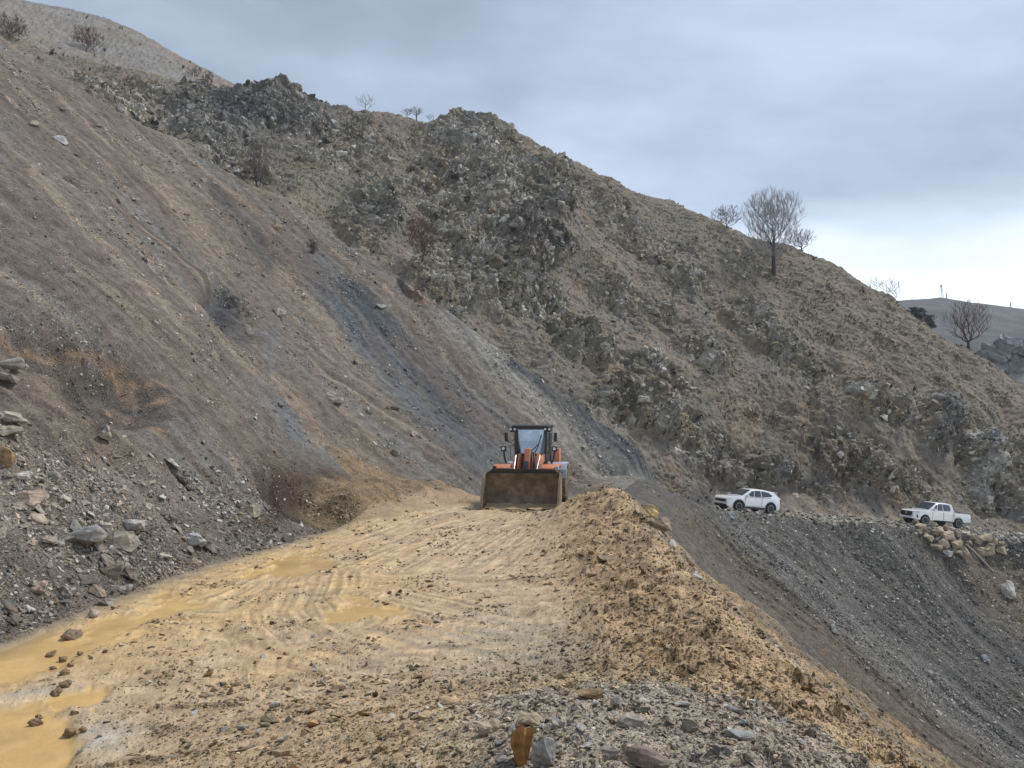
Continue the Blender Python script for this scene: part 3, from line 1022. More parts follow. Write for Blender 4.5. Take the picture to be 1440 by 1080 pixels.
A_ = lerp(A_, A_.mean(-1, keepdims=True), 0.16) * 0.67
B_ = lerp(B_, B_.mean(-1, keepdims=True), 0.22) * 0.66
G_ = np.where((outer > 0.3)[..., None], G_, G_ * 0.60 * np.array((1.03, 1.0, 0.96), np.float32))
_ma = np.array((.150, .128, .102), np.float32)
A_ = np.clip(_ma + 1.32 * (A_ - _ma), 0.035, 0.5)
A_ = lerp(A_, A_.mean(-1, keepdims=True), 0.14)
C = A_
C = np.where(is_gully[..., None], G_, C)
C = lerp(C, B_, hillm[..., None].astype(np.float32))
rb = (roadm * on_road)[..., None].astype(np.float32)
C = lerp(C, M_, np.clip(np.maximum(roadm, outer * 0.0), 0, 1)[..., None].astype(np.float32) * (~is_gully)[..., None])
C = np.where(farroad[..., None], F_, C)
jit = 1 + np.where(is_scree | is_gully, 0.05, 0.16) * (rnd - 0.5) * 2 * (1 - 0.8 * wetn) + 0.26 * spk * (1 - 0.8 * wetn)
C = np.clip(C * jit[..., None], 0.02, 0.75).astype(np.float32)
WET = np.clip(wetn + 0.35 * mudflow * roadm + 0.18 * roadm * smooth_zone, 0, 1).astype(np.float32)

# ------------------------------------------------------------------ terrain meshes, one per piece of the setting
idx = np.arange(NR * NA).reshape(NR, NA)
nx = np.roll(idx, -1, axis=1)
quads = np.stack([idx[:-1], idx[1:], nx[1:], nx[:-1]], -1).reshape(-1, 4)
reg = np.zeros(Z.shape, np.int8)
reg[is_scree] = 1
reg[is_gully] = 2
reg[is_hill] = 3
reg[on_road] = 0
reg[farroad] = 4
reg[(wetn > 0.72) & on_road] = 5
qreg = reg[:-1].reshape(-1)
GX, GY = PX, PY
ALLV = np.stack([GX, GY, Z], -1).reshape(-1, 3)
ALLC = np.concatenate([C.reshape(-1, 3), np.ones((C.size // 3, 1), np.float32)], 1)
ALLW = WET.reshape(-1)

MAT = {}
MAT['mud'] = ground_mat('churned_mud', bump=0.55, fine=34, rough=0.78, speck=0.22, wet=True, bdist=0.02, spec=0.4)
MAT['water'] = ground_mat('muddy_water', bump=0.10, fine=9, rough=0.5, speck=0.05, wet=True, bdist=0.01, spec=0.4)
MAT['scree'] = ground_mat('scree', bump=0.9, fine=20, rough=0.95, speck=0.62, bdist=0.06)
MAT['hill'] = ground_mat('rocky_hillside', bump=0.6, fine=9.0, rough=0.95, speck=0.34, bdist=0.06)


def region_mesh(name, ids, mat, kind='structure', smooth=True):
    sel = quads[np.isin(qreg, ids)]
    used, inv = np.unique(sel, return_inverse=True)
    me = np_mesh(name, ALLV[used], inv.reshape(-1, 4), smooth)
    a = me.attributes.new('col', 'FLOAT_COLOR', 'POINT')
    a.data.foreach_set('color', ALLC[used].ravel())
    w = me.attributes.new('wet', 'FLOAT', 'POINT')
    w.data.foreach_set('value', ALLW[used])
    o = link(name, me, None, mat)
    tag(o, kind=kind)
    return o


road_o = tag(region_mesh('road', [0], MAT['mud']), 'tan churned mud road along the foot of the scree')
pud_o = tag(region_mesh('puddle', [5], MAT['water']), 'ochre muddy water standing on the road')
scree_o = tag(region_mesh('scree_slope', [1], MAT['scree']), 'brown and grey scree slope rising left of the road')
gully_o = tag(region_mesh('gully_slope', [2], MAT['scree']), 'dark grey gravel slope falling away below the road')
hill_o = tag(region_mesh('rocky_hill', [3], MAT['hill'], smooth=False), 'craggy brown hill behind the parked cars')
track_o = tag(region_mesh('gravel_track', [4], MAT['scree']), 'grey gravel track the white cars stand on')

UD, VD, DD = world2pix(GX, GY, Z)
_UDf, _VDf, _DDf = UD.ravel(), VD.ravel(), DD.ravel()
_front = GY.ravel() > 0.5


def hit(px, py, tol=3.0, near=0.0, far=1e9):
    """The nearest terrain vertex the photograph's ray through (px, py) meets."""
    t = tol
    while t < 60:
        m = (np.abs(_UDf - px) < t) & (np.abs(_VDf - py) < t) & _front & (_DDf > near) & (_DDf < far)
        if m.any():
            i = np.nonzero(m)[0]
            d = _DDf[i]
            i = i[d < d.min() * 1.04 + 0.1]
            j = i[np.argmin(np.hypot(_UDf[i] - px, _VDf[i] - py))]
            return Vector(ALLV[j]), float(_DDf[j])
        t *= 1.8
    return None, None


def ground_z(x, y):
    """Height of the built terrain at a plan position (nearest grid vertex)."""
    r = math.hypot(x, y)
    a = math.degrees(math.atan2(x, y))
    i = int(np.clip(np.searchsorted(rad, r), 0, NR - 1))
    j = int(np.argmin(np.abs(az - a)))
    return float(Z[i, j])

# ------------------------------------------------------------------ stones
GNORM = normals(GX, GY, Z0 + 0 * Z)


def stone_mat(name, instancer=True, scale=3.0):
    m, nt, N, L, b = new_mat(name)
    at = N.new('ShaderNodeAttribute')
    if instancer:
        at.attribute_type = 'INSTANCER'
        at.attribute_name = 'col'
    else:
        at.attribute_type = 'OBJECT'
        at.attribute_name = '["tint"]'
    tc = N.new('ShaderNodeTexCoord')
    oi = N.new('ShaderNodeObjectInfo')
    ad = N.new('ShaderNodeVectorMath')
    ad.operation = 'MULTIPLY_ADD'
    L.new(oi.outputs['Random'], ad.inputs[1])
    ad.inputs[0].default_value = (37, 19, 53)
    L.new(tc.outputs['Object'], ad.inputs[2])
    n1 = N.new('ShaderNodeTexNoise')
    n1.inputs['Scale'].default_value = scale
    n1.inputs['Detail'].default_value = 8
    n1.inputs['Roughness'].default_value = 0.7
    L.new(ad.outputs[0], n1.inputs['Vector'])
    wv_ = N.new('ShaderNodeTexWave')
    wv_.inputs['Scale'].default_value = scale * 0.8
    wv_.inputs['Distortion'].default_value = 6.0
    wv_.inputs['Detail'].default_value = 3.0
    wv_.bands_direction = 'Z'
    L.new(ad.outputs[0], wv_.inputs['Vector'])
    mr = N.new('ShaderNodeMapRange')
    L.new(n1.outputs['Fac'], mr.inputs[0])
    mr.inputs[1].default_value = 0.3
    mr.inputs[2].default_value = 0.7
    mr.inputs[3].default_value = 0.62
    mr.inputs[4].default_value = 1.38
    mw = N.new('ShaderNodeMapRange')
    L.new(wv_.outputs['Fac'], mw.inputs[0])
    mw.inputs[3].default_value = 0.86
    mw.inputs[4].default_value = 1.1
    mu = N.new('ShaderNodeMath')
    mu.operation = 'MULTIPLY'
    L.new(mr.outputs[0], mu.inputs[0])
    L.new(mw.outputs[0], mu.inputs[1])
    vm = N.new('ShaderNodeVectorMath')
    vm.operation = 'SCALE'
    L.new(at.outputs['Color' if instancer else 'Vector'], vm.inputs[0])
    L.new(mu.outputs[0], vm.inputs['Scale'])
    L.new(vm.outputs[0], b.inputs['Base Color'])
    b.inputs['Roughness'].default_value = 0.85
    b.inputs['Specular IOR Level'].default_value = 0.3
    bp = N.new('ShaderNodeBump')
    bp.inputs['Strength'].default_value = 0.6
    bp.inputs['Distance'].default_value = 0.06
    L.new(n1.outputs['Fac'], bp.inputs['Height'])
    L.new(bp.outputs[0], b.inputs['Normal'])
    return m


MAT['stone_i'] = stone_mat('loose_stone', True, 2.2)
MAT['stone_o'] = stone_mat('boulder_stone', False, 2.6)


def hull_rock(name, rs, flat=0.6, n=13, el=1.0):
    """Small angular stone: hull of random points in a squashed box, about 1 across."""
    bm = bmesh.new()
    for _ in range(n):
        v = rs.normal(size=3)
        v /= np.abs(v).max() ** 0.65 * np.linalg.norm(v) ** 0.35
        v = v * np.array([0.5 * el, 0.5 / el ** 0.5, 0.5 * flat]) * rs.uniform(0.75, 1.0)
        bm.verts.new(v)
    r = bmesh.ops.convex_hull(bm, input=bm.verts)
    bmesh.ops.delete(bm, geom=[g for g in r['geom_interior'] if isinstance(g, bmesh.types.BMVert)], context='VERTS')
    bmesh.ops.dissolve_limit(bm, angle_limit=R(14), verts=bm.verts, edges=bm.edges)
    bmesh.ops.triangulate(bm, faces=bm.faces)
    me = bpy.data.meshes.new(name)
    bm.to_mesh(me)
    bm.free()
    return me


def boulder_mesh(name, seed, flat=0.7, el=1.1, n=13, rough=0.085):
    """Larger broken rock: hull, bevelled, subdivided and roughened, with chipped faces."""
    rs = np.random.default_rng(seed)
    bm = bmesh.new()
    for _ in range(n):
        v = rs.normal(size=3)
        v /= np.abs(v).max() ** 0.7 * np.linalg.norm(v) ** 0.3
        v = v * np.array([0.5 * el, 0.5 / el ** 0.5, 0.5 * flat]) * rs.uniform(0.8, 1.0)
        bm.verts.new(v)
    r = bmesh.ops.convex_hull(bm, input=bm.verts)
    bmesh.ops.delete(bm, geom=[g for g in r['geom_interior'] if isinstance(g, bmesh.types.BMVert)], context='VERTS')
    bmesh.ops.dissolve_limit(bm, angle_limit=R(12), verts=bm.verts, edges=bm.edges)
    bmesh.ops.triangulate(bm, faces=bm.faces)
    bmesh.ops.subdivide_edges(bm, edges=bm.edges, cuts=3, use_grid_fill=True, fractal=0.0)
    co = np.array([v.co for v in bm.verts])
    bm.normal_update()
    nn = np.array([v.normal for v in bm.verts])
    o = rs.uniform(0, 50)
    d = rough * (fbm(co[:, 0] * 3 + o, co[:, 1] * 3 + co[:, 2] * 2.3, 3, 3) + fbm(co[:, 2] * 3 + o, co[:, 0] * 2 - co[:, 1], 3, 5))
    st = rough * 0.6 * np.sign(np.sin((co[:, 2] + 0.3 * co[:, 0]) * 17 + o)) * (rs.random() < 0.6)
    co = co + nn * (d + st * 0.4)[:, None]
    for v, c in zip(bm.verts, co):
        v.co = c
    me = bpy.data.meshes.new(name)
    bm.to_mesh(me)
    bm.free()
    me.polygons.foreach_set('use_smooth', np.ones(len(me.polygons), bool))
    me.set_sharp_from_angle(angle=R(16))
    me.materials.append(MAT['stone_o'])
    return me


_rs = np.random.default_rng(33)
SRC = bpy.data.collections.new('stone_shapes')                    # source shapes only; not linked to the scene
for i in range(14):
    kind = i % 7
    fl, el = [(0.75, 1.0), (0.55, 1.15), (0.38, 1.2), (0.30, 1.5), (0.62, 1.35), (0.85, 1.0), (0.26, 1.25)][kind]
    me = hull_rock('stone_shape_%02d' % i, _rs, fl, int(_rs.integers(11, 16)), el)
    me.materials.append(MAT['stone_i'])
    o = bpy.data.objects.new('stone_shape_%02d' % i, me)
    SRC.objects.link(o)


def scatter_group():
    ng = bpy.data.node_groups.new('scatter_stones', 'GeometryNodeTree')
    ng.interface.new_socket('Geometry', in_out='INPUT', socket_type='NodeSocketGeometry')
    ng.interface.new_socket('Geometry', in_out='OUTPUT', socket_type='NodeSocketGeometry')
    N, L = ng.nodes, ng.links
    gi, go = N.new('NodeGroupInput'), N.new('NodeGroupOutput')
    ci = N.new('GeometryNodeCollectionInfo')
    ci.inputs['Collection'].default_value = SRC
    ci.inputs['Separate Children'].default_value = True
    ci.inputs['Reset Children'].default_value = True
    iop = N.new('GeometryNodeInstanceOnPoints')
    iop.inputs['Pick Instance'].default_value = True

    def attr(name, typ):
        n = N.new('GeometryNodeInputNamedAttribute')
        n.data_type = typ
        n.inputs['Name'].default_value = name
        return n.outputs[0]
    e2r = N.new('FunctionNodeEulerToRotation')
    L.new(attr('rot', 'FLOAT_VECTOR'), e2r.inputs[0])
    L.new(gi.outputs[0], iop.inputs['Points'])
    L.new(ci.outputs[0], iop.inputs['Instance'])
    L.new(attr('idx', 'INT'), iop.inputs['Instance Index'])
    L.new(e2r.outputs[0], iop.inputs['Rotation'])
    L.new(attr('scl', 'FLOAT_VECTOR'), iop.inputs['Scale'])
    L.new(iop.outputs[0], go.inputs[0])
    return ng


NG = scatter_group()


def align_euler(nrm, yaw, tilt):
    """Euler angles that lay a stone's flat side on a surface, turned by yaw, rocked by tilt (radians, n x 2)."""
    z = nrm + tilt[:, :1] * np.array([1, 0, 0]) + tilt[:, 1:] * np.array([0, 1, 0])
    z /= np.linalg.norm(z, axis=1, keepdims=True)
    ref = np.stack([np.cos(yaw), np.sin(yaw), np.zeros_like(yaw)], 1)
    x = ref - z * (ref * z).sum(1, keepdims=True)
    x /= np.linalg.norm(x, axis=1, keepdims=True)
    y = np.cross(z, x)
    return np.stack([np.arctan2(y[:, 2], z[:, 2]), -np.arcsin(np.clip(x[:, 2], -1, 1)), np.arctan2(x[:, 1], x[:, 0])], 1)


def pick(weight, n, seed, umin=-70, umax=1510, vmin=-40, vmax=1150):
    """n places on the terrain grid, chosen by weight; returns positions, normals, distances, grid indices."""
    r = np.random.default_rng(seed)
    w = np.array(weight, float)[:-1, :DENSE - 1].copy()
    uu_, vv_ = UD[:-1, :DENSE - 1], VD[:-1, :DENSE - 1]
    w *= (uu_ > umin) & (uu_ < umax) & (vv_ > vmin) & (vv_ < vmax)
    # cell area in the picture, so that the spread is even over the surface seen
    du = np.abs((UD[1:, :DENSE - 1] - uu_) * (VD[:-1, 1:DENSE] - vv_) - (UD[:-1, 1:DENSE] - uu_) * (VD[1:, :DENSE - 1] - vv_))
    w *= np.clip(du, 0, 40) + 0.15
    cw = np.cumsum(w.ravel())
    k = np.searchsorted(cw, r.random(n) * cw[-1])
    i, j = np.unravel_index(np.clip(k, 0, w.size - 1), w.shape)
    a, b = r.random(n)[:, None], r.random(n)[:, None]
    V3 = ALLV.reshape(NR, NA, 3)
    p = (V3[i, j] * (1 - a) * (1 - b) + V3[i + 1, j] * a * (1 - b) + V3[i, j + 1] * (1 - a) * b + V3[i + 1, j + 1] * a * b)
    return p, GNORM[i, j].copy(), DD[i, j], (i, j), r


def power_size(r, d, n, px0, expo, smax, pmax):
    """Sizes in metres from a power law cut off below what the camera can resolve (px0 pixels of the photograph)."""
    s = d / FPX * px0 * r.random(n) ** (-1.0 / expo)
    return np.minimum(np.minimum(s, smax), d / FPX * pmax)


def stone_stuff(name, label, weight, n, seed, px0=1.6, expo=2.2, smax=0.6, pmax=9, tilt=0.35, sink=0.15, shapes=range(14), tint=None, spread=0.35, pale=0.12, dark=0.2, bias_yaw=None, zs=(0.6, 1.1), gain=1.0):
    p, nr, d, ij, r = pick(weight, n, seed)
    s = power_size(r, d, n, px0, expo, smax, pmax)
    c = C[ij].astype(np.float32) * gain
    if tint is not None:
        c = lerp(c, np.asarray(tint, np.float32), 0.5)
    f = r.normal(1.0, spread, n).clip(0.35, 2.0)
    c = c * f[:, None]
    hue = r.normal(0, 0.06, (n, 1))
    c = c * (1 + hue * np.array([[1, 0.1, -1.1]]))
    pm = r.random(n) < pale
    c[pm] = lerp(c[pm], np.array([.50, .48, .44]), 0.75)
    dm = r.random(n) < dark
    c[dm] *= 0.55
    yaw = r.random(n) * 2 * np.pi if bias_yaw is None else bias_yaw + r.normal(0, 0.5, n)
    eul = align_euler(nr, yaw, r.normal(0, tilt, (n, 2)))
    scl = s[:, None] * np.stack([r.uniform(0.8, 1.25, n), r.uniform(0.7, 1.1, n), r.uniform(zs[0], zs[1], n)], 1)
    p = p + nr * (s * (0.22 - sink))[:, None]
    me = bpy.data.meshes.new(name)
    me.vertices.add(n)
    me.vertices.foreach_set('co', p.astype(np.float32).ravel())
    for an, typ, key, arr in (('rot', 'FLOAT_VECTOR', 'vector', eul), ('scl', 'FLOAT_VECTOR', 'vector', scl)):
        a = me.attributes.new(an, typ, 'POINT')
        a.data.foreach_set(key, arr.astype(np.float32).ravel())
    a = me.attributes.new('idx', 'INT', 'POINT')
    sh = np.array(list(shapes))
    a.data.foreach_set('value', sh[r.integers(0, len(sh), n)].astype(np.int32))
    a = me.attributes.new('col', 'FLOAT_COLOR', 'POINT')
    a.data.foreach_set('color', np.concatenate([c.clip(0.02, 0.8), np.ones((n, 1))], 1).astype(np.float32).ravel())
    o = link(name, me)
    md = o.modifiers.new('scatter', 'NODES')
    md.node_group = NG
    return tag(o, label=label, kind='stuff')


FLAT = [2, 3, 6, 9, 10, 13, 1, 8]
low_a = sstep(0, 1, (V - np.interp(U, [0, 240, 420, 560, 800], [560, 610, 690, 730, 760])) / 90)
w_scree = (reg == 1) * (0.10 + 0.35 * low_a + 1.3 * sstep(0.0, 0.42, st2 * 0.7 + splat)) * (DD < 75)
stone_stuff('scree_stones', 'countless small stones strewn over the brown scree', w_scree, 62000, 301, 1.1, 2.8, 0.45, 6.0, pale=0.17, dark=0.14, spread=0.30, bias_yaw=None, gain=1.15)
stone_stuff('talus_stones', 'countless angular stones at the foot of the scree beside the muddy road', (reg == 1) * low_a * (DD < 40) * (0.25 + sstep(-0.2, 0.3, splat)), 30000, 302, 1.5, 2.3, 0.36, 10, pale=0.14, dark=0.2, spread=0.38, gain=1.35, shapes=range(14))
band = np.exp(-(dpoly(wu, wv, [(1015, 722), (1120, 810), (1260, 930), (1440, 1075)])[0] / 34) ** 2) + 0.7 * sstep(0, 60, U - np.interp(V, [720, 1080], [1040, 1470]))
w_g = (reg == 2) * (0.03 + band * (0.4 + sstep(-0.3, 0.3, splat))) * (1 - outer) * (DD > 20)
stone_stuff('gully_gravel', 'countless grey stones on the slope below the gravel track', w_g, 50000, 303, 1.0, 2.7, 0.32, 4.8, pale=0.16, dark=0.22, gain=1.35)
stone_stuff('slope_gravel', 'sparse small stones on the dark slope below the windrow', (reg == 2) * (1 - outer), 6000, 309, 1.1, 2.6, 0.3, 5, pale=0.2, gain=1.2)
w_c = (reg == 3) * crag * (DD < 125)
stone_stuff('crag_rocks', 'broken angular rock of the crags on the hill', w_c, 27000, 304, 2.8, 2.2, 1.3, 15, tilt=0.40, sink=0.40, pale=0.20, dark=0.22, spread=0.34, bias_yaw=-0.62, zs=(0.6, 1.2), gain=1.05)
stone_stuff('hill_stones', 'countless loose stones scattered over the craggy hill', (reg == 3) * (0.12 + 0.6 * crag + 0.35 * sstep(0.0, 0.4, splat)) * (DD < 125), 36000, 305, 1.3, 2.5, 0.7, 7, tilt=0.5, pale=0.14, dark=0.24, bias_yaw=-0.6, gain=1.2)
w_m = (reg == 0) * np.clip(clodm, 0, 1) * (1 - 0.85 * smooth_zone) * (1 - wetn) * (1 - heapm) * (0.25 + sstep(-0.1, 0.4, churn) + 0.6 * darkc)
stone_stuff('mud_clods', 'countless clods of tan mud on the churned road', w_m * (1 - 0.65 * flowm), 18000, 306, 1.7, 2.3, 0.16, 11, tilt=0.6, sink=0.20, pale=0.08, dark=0.40, spread=0.26, zs=(0.7, 1.2))
w_b = np.clip(berm_m * (reg == 0) + outer, 0, 1)
stone_stuff('windrow_clods', 'countless clods and stones in the spoil windrow along the outer edge', w_b, 30000, 307, 1.4, 2.4, 0.2, 8, tilt=0.6, sink=0.24, pale=0.05, dark=0.18, spread=0.2, zs=(0.7, 1.3))
w_h = (reg == 0) * sstep(0.05, 0.35, heap + 0.1 * churn) * (1 - wetn) * (RR < 12)
stone_stuff('heap_gravel', 'countless slate chips in the gravel heap in front of the viewer', w_h * (0.3 + heapm), 42000, 308, 1.9, 2.3, 0.09, 12, tilt=0.5, sink=0.16, pale=0.14, dark=0.24, spread=0.42, gain=1.35, zs=(0.5, 1.0))
stone_stuff('mud_chips', 'sparse dark chips lying on the wet mud', (reg == 0) * (1 - wetn) * (GY < 28) * smooth_zone * sstep(0.0, 0.4, fbm(GX / 1.2, GY / 1.2, 3, 310)), 3500, 310, 1.8, 2.2, 0.12, 9, tilt=0.4, dark=0.5)
stone_stuff('track_stones', 'stones along the edge of the gravel track', ((reg == 4) + edge_far) * (DD < 90), 5000, 311, 1.5, 2.2, 0.5, 8, pale=0.2)

w_f = (reg == 0) * sstep(915, 985, V + 30 * churn) * (U > 250) * (1 - wetn) * (1 - 0.6 * heapm) * (0.35 + sstep(-0.25, 0.25, fbm(GX / 0.6, GY / 0.6, 3, 340)))
stone_stuff('foreground_rubble', 'countless muddy tan stones in the churned foreground', w_f, 8000, 312, 2.8, 2.3, 0.12, 15, tilt=0.5, sink=0.14, pale=0.10, dark=0.3, spread=0.28, gain=1.05, zs=(0.5, 1.0))
stone_stuff('dark_crumbs', 'countless dark crumbs of mud turned up on the right of the road', (reg == 0) * np.clip(dk2 + 0.7 * darkc, 0, 1) * (1 - wetn) * (GY < 30), 14000, 313, 1.6, 2.3, 0.14, 9, tilt=0.6, sink=0.2, tint=(.15, .105, .065), pale=0.04, dark=0.3, spread=0.25)

# ---- single stones and boulders one can point at
BOULD = [boulder_mesh('boulder_shape', 500 + i, f, e) for i, (f, e) in enumerate([(.75, 1.1), (.6, 1.2), (.85, 1.0), (.45, 1.25), (.7, 1.35), (.35, 1.3), (.9, 1.05), (.55, 1.1), (.4, 1.15), (.65, 1.0)])]


def place_rock(name, px, py, wpx, hpx, tint, shape, label, cat='rock', group=None, lift=0.25, yaw=None, far=1e9, near=0, roll=None):
    """A boulder whose foot stands where the photograph's ray meets the ground; size from that distance."""
    p, d = hit(px, py + hpx * 0.35, near=near, far=far)
    if p is None:
        return None
    o = bpy.data.objects.new(name, BOULD[shape % len(BOULD)])
    COL.objects.link(o)
    w, h = wpx * d / FPX, hpx * d / FPX
    mz = BOULD[shape % len(BOULD)]
    dims = np.ptp(np.array([v.co for v in mz.vertices]), axis=0)
    o.scale = (w / dims[0], 0.85 * w / dims[1], h / dims[2])
    o.rotation_euler = (random.uniform(-.15, .15), roll if roll is not None else random.uniform(-.25, .25), random.uniform(-0.5, 0.5) if yaw is None else yaw)
    o.location = p + Vector((0, 0, h * lift))
    tint = lerp(np.asarray(tint, float), np.mean(tint) * np.array([1.1, 1.0, 0.86]), 0.0 if tint[0] > 2.5 * tint[2] else 0.42)
    o['tint'] = [float(t) for t in tint]
    return tag(o, label, cat, group, 'thing')


TANR, GRYR, BRNR = (.40, .30, .175), (.29, .285, .275), (.25, .175, .11)
HERO = [
    (14, 512, 44, 17, (.36, .33, .28), 5, 'pale layered slab at the top of the slab stack beside the orange-lipped hollow'),
    (10, 528, 36, 16, (.24, .20, .16), 3, 'dark brown slab under the pale layered slab in the slab stack'),
    (12, 584, 44, 18, (.37, .31, .25), 8, 'flat pinkish tan slab below the slab stack on the scree'),
    (8, 603, 40, 18, (.27, .25, .17), 7, 'olive brown slab under the flat pinkish slab on the scree'),
    (6, 640, 30, 34, (.27, .18, .10), 2, 'rounded brown boulder on the scree below the slabs'),
    (34, 668, 24, 14, (.48, .46, .43), 1, 'small whitish rock on the scree above the pink broken rock'),
    (42, 694, 42, 22, (.42, .28, .21), 4, 'pink broken rock on the scree'),
    (147, 607, 24, 20, (.33, .30, .24), 6, 'tan wedge shaped rock on the scree below the dark hollow'),
    (126, 751, 62, 28, (.30, .31, .33), 5, 'large blue grey slab overhanging the talus by the road'),
    (174, 757, 44, 32, (.33, .31, .25), 2, 'blocky grey tan boulder beside the large blue grey slab'),
    (188, 738, 36, 18, (.30, .30, .29), 3, 'grey slab behind the blocky grey tan boulder'),
    (272, 757, 30, 20, (.34, .36, .38), 8, 'light blue grey flat rock on the dark talus'),
    (160, 800, 46, 22, (.22, .16, .105), 9, 'dark brown hollow-faced boulder low on the talus'),
    (183, 806, 26, 22, (.21, .18, .14), 0, 'dark rock next to the hollow-faced brown boulder'),
    (178, 829, 22, 14, (.25, .23, .20), 1, 'dark grey stone just above the muddy verge'),
    (355, 716, 26, 20, (.33, .27, .19), 4, 'pointed tan rock on the slope below the grey streak'),
    (86, 196, 20, 13, (.33, .36, .40), 2, 'blue grey boulder high on the brown scree'),
    (468, 558, 28, 18, (.40, .33, .27), 8, 'lone pale pinkish boulder in the middle of the scree'),
    (391, 438, 20, 14, (.30, .26, .21), 7, 'light brown rock in the scree with a dark rock beneath'),
    (150, 845, 22, 14, (.30, .27, .23), 0, 'dull grey block at the edge of the talus'),
    (56, 825, 26, 16, (.38, .24, .17), 1, 'reddish angular rock low on the talus'),
    (88, 832, 26, 18, (.24, .22, .20), 6, 'dark rounded rock low on the talus by the reddish rock'),
    (132, 862, 18, 12, (.40, .33, .24), 3, 'light tan stone at the edge of the mud'),
    (100, 892, 28, 15, (.25, .17, .10), 7, 'brown angular stone at the edge of the ochre puddle'),
    (734, 1052, 32, 66, (.36, .175, .06), 4, 'upright rusty orange rock in the foreground gravel'),
    (764, 1058, 36, 52, (.30, .30, .30), 0, 'grey block leaning beside the upright orange rock'),
    (690, 1019, 36, 22, (.42, .32, .20), 1, 'tan block behind the upright orange rock'),
    (744, 1011, 38, 22, (.43, .32, .19), 7, 'flat topped tan block behind the grey leaning block'),
    (830, 974, 38, 18, (.30, .205, .115), 5, 'dark undercut mud slab at the edge of the gravel heap'),
    (886, 1014, 42, 24, (.36, .32, .28), 8, 'pinkish grey slab lying on the gravel heap'),
    (905, 1064, 66, 28, (.21, .15, .125), 3, 'dark reddish slab in the foreground gravel'),
    (968, 1017, 26, 18, (.35, .31, .20), 6, 'greenish tan stone on the gravel heap'),
    (1036, 1032, 40, 18, (.30, .33, .35), 5, 'blue grey slate on the shoulder of the gravel heap'),
    (868, 983, 18, 14, (.48, .45, .40), 2, 'pale stone at the top edge of the gravel heap'),
    (905, 988, 24, 12, (.46, .43, .37), 8, 'flat whitish stone at the top edge of the gravel heap'),
    (850, 1060, 40, 20, (.24, .21, .18), 8, 'grey brown slab half buried beside the dark reddish slab'),
    (918, 713, 28, 19, (.46, .34, .17), 6, 'yellowish boulder on the outer crest of the windrow'),
    (926, 735, 34, 26, (.30, .21, .125), 0, 'brown boulder on the outer crest of the windrow'),
    (946, 762, 16, 12, (.55, .53, .48), 2, 'small white rock below the brown windrow boulder'),
    (850, 785, 28, 11, (.27, .19, .11), 5, 'flat brown stone lying on top of the windrow'),
    (1416, 828, 20, 32, (.56, .53, .50), 0, 'white rock outcrop in the gravel slope below the boulder pile'),
    (1430, 838, 14, 16, (.36, .25, .16), 2, 'brown rock beside the white rock in the gravel slope'),
    (905, 162 + 400, 20, 12, (.40, .39, .36), 3, 'pale slab on the crag right of the loader'),
    (1118, 696, 12, 8, (.5, .42, .36), 2, 'pinkish stone beside the track behind the white car'),
]
for k, (px, py, w, h, t, sh, lab) in enumerate(HERO):
    nm = 'rock_slab' if 'slab' in lab else ('boulder' if 'boulder' in lab else 'rock')
    place_rock(nm, px, py, w, h, t, sh, lab, 'rock', far=30 if 'windrow' in lab else 1e9, yaw=random.uniform(-.3, .3) if h > 40 else None, lift=(0.12 if px < 60 else 0.25) if h < 40 else 0.36)

# dark stones in the puddle on the left
for px, py, w in [(74, 920, 15), (88, 926, 14), (75, 939, 10), (90, 944, 14), (92, 961, 18), (79, 976, 16), (48, 1014, 20), (55, 1006, 12), (104, 1000, 12), (112, 920, 10), (100, 935, 11), (116, 1025, 12), (98, 1030, 20)]:
    place_rock('stone', px, py, w, w * 0.6, (.23, .155, .09), random.randrange(10), 'dark brown wet stone standing in the ochre puddle', 'stone', 'wet stones in the puddle', lift=0.25)
# boulder pile under the pickup
PILE = [(275, 320, 90, 50), (265, 355, 60, 40), (345, 415, 90, 50), (420, 350, 110, 80), (545, 340, 110, 45), (600, 385, 60, 45), (525, 395, 110, 80), (490, 465, 90, 80), (590, 485, 85, 90), (370, 485, 60, 35),
        (430, 510, 85, 60), (535, 545, 80, 55), (610, 565, 100, 55), (690, 565, 80, 140), (735, 425, 70, 60), (770, 450, 80, 60), (855, 420, 120, 60), (945, 440, 75, 60), (995, 460, 40, 35), (830, 540, 130, 80),
        (895, 520, 90, 110), (990, 525, 90, 70), (685, 390, 80, 35), (705, 465, 60, 50)]
for k, (zx, zy, w, h) in enumerate(PILE):
    t = np.array((.40, .31, .195)) * random.uniform(0.8, 1.15) * np.array((1, random.uniform(.94, 1.05), random.uniform(.85, 1.15)))
    if k in (11, 22):
        t = np.array((.50, .48, .44))
    place_rock('boulder', 1250 + zx / 6.35, 690 + zy / 6.35, w / 6.35 * 1.12, h / 6.35 * 1.1, t, k * 3 + 1, 'pale boulder among the tan ones piled below the white pickup' if k in (11, 22) else 'tan boulder in the pile on the slope below the white pickup', 'boulder', 'boulders piled below the pickup', near=45, lift=0.3)
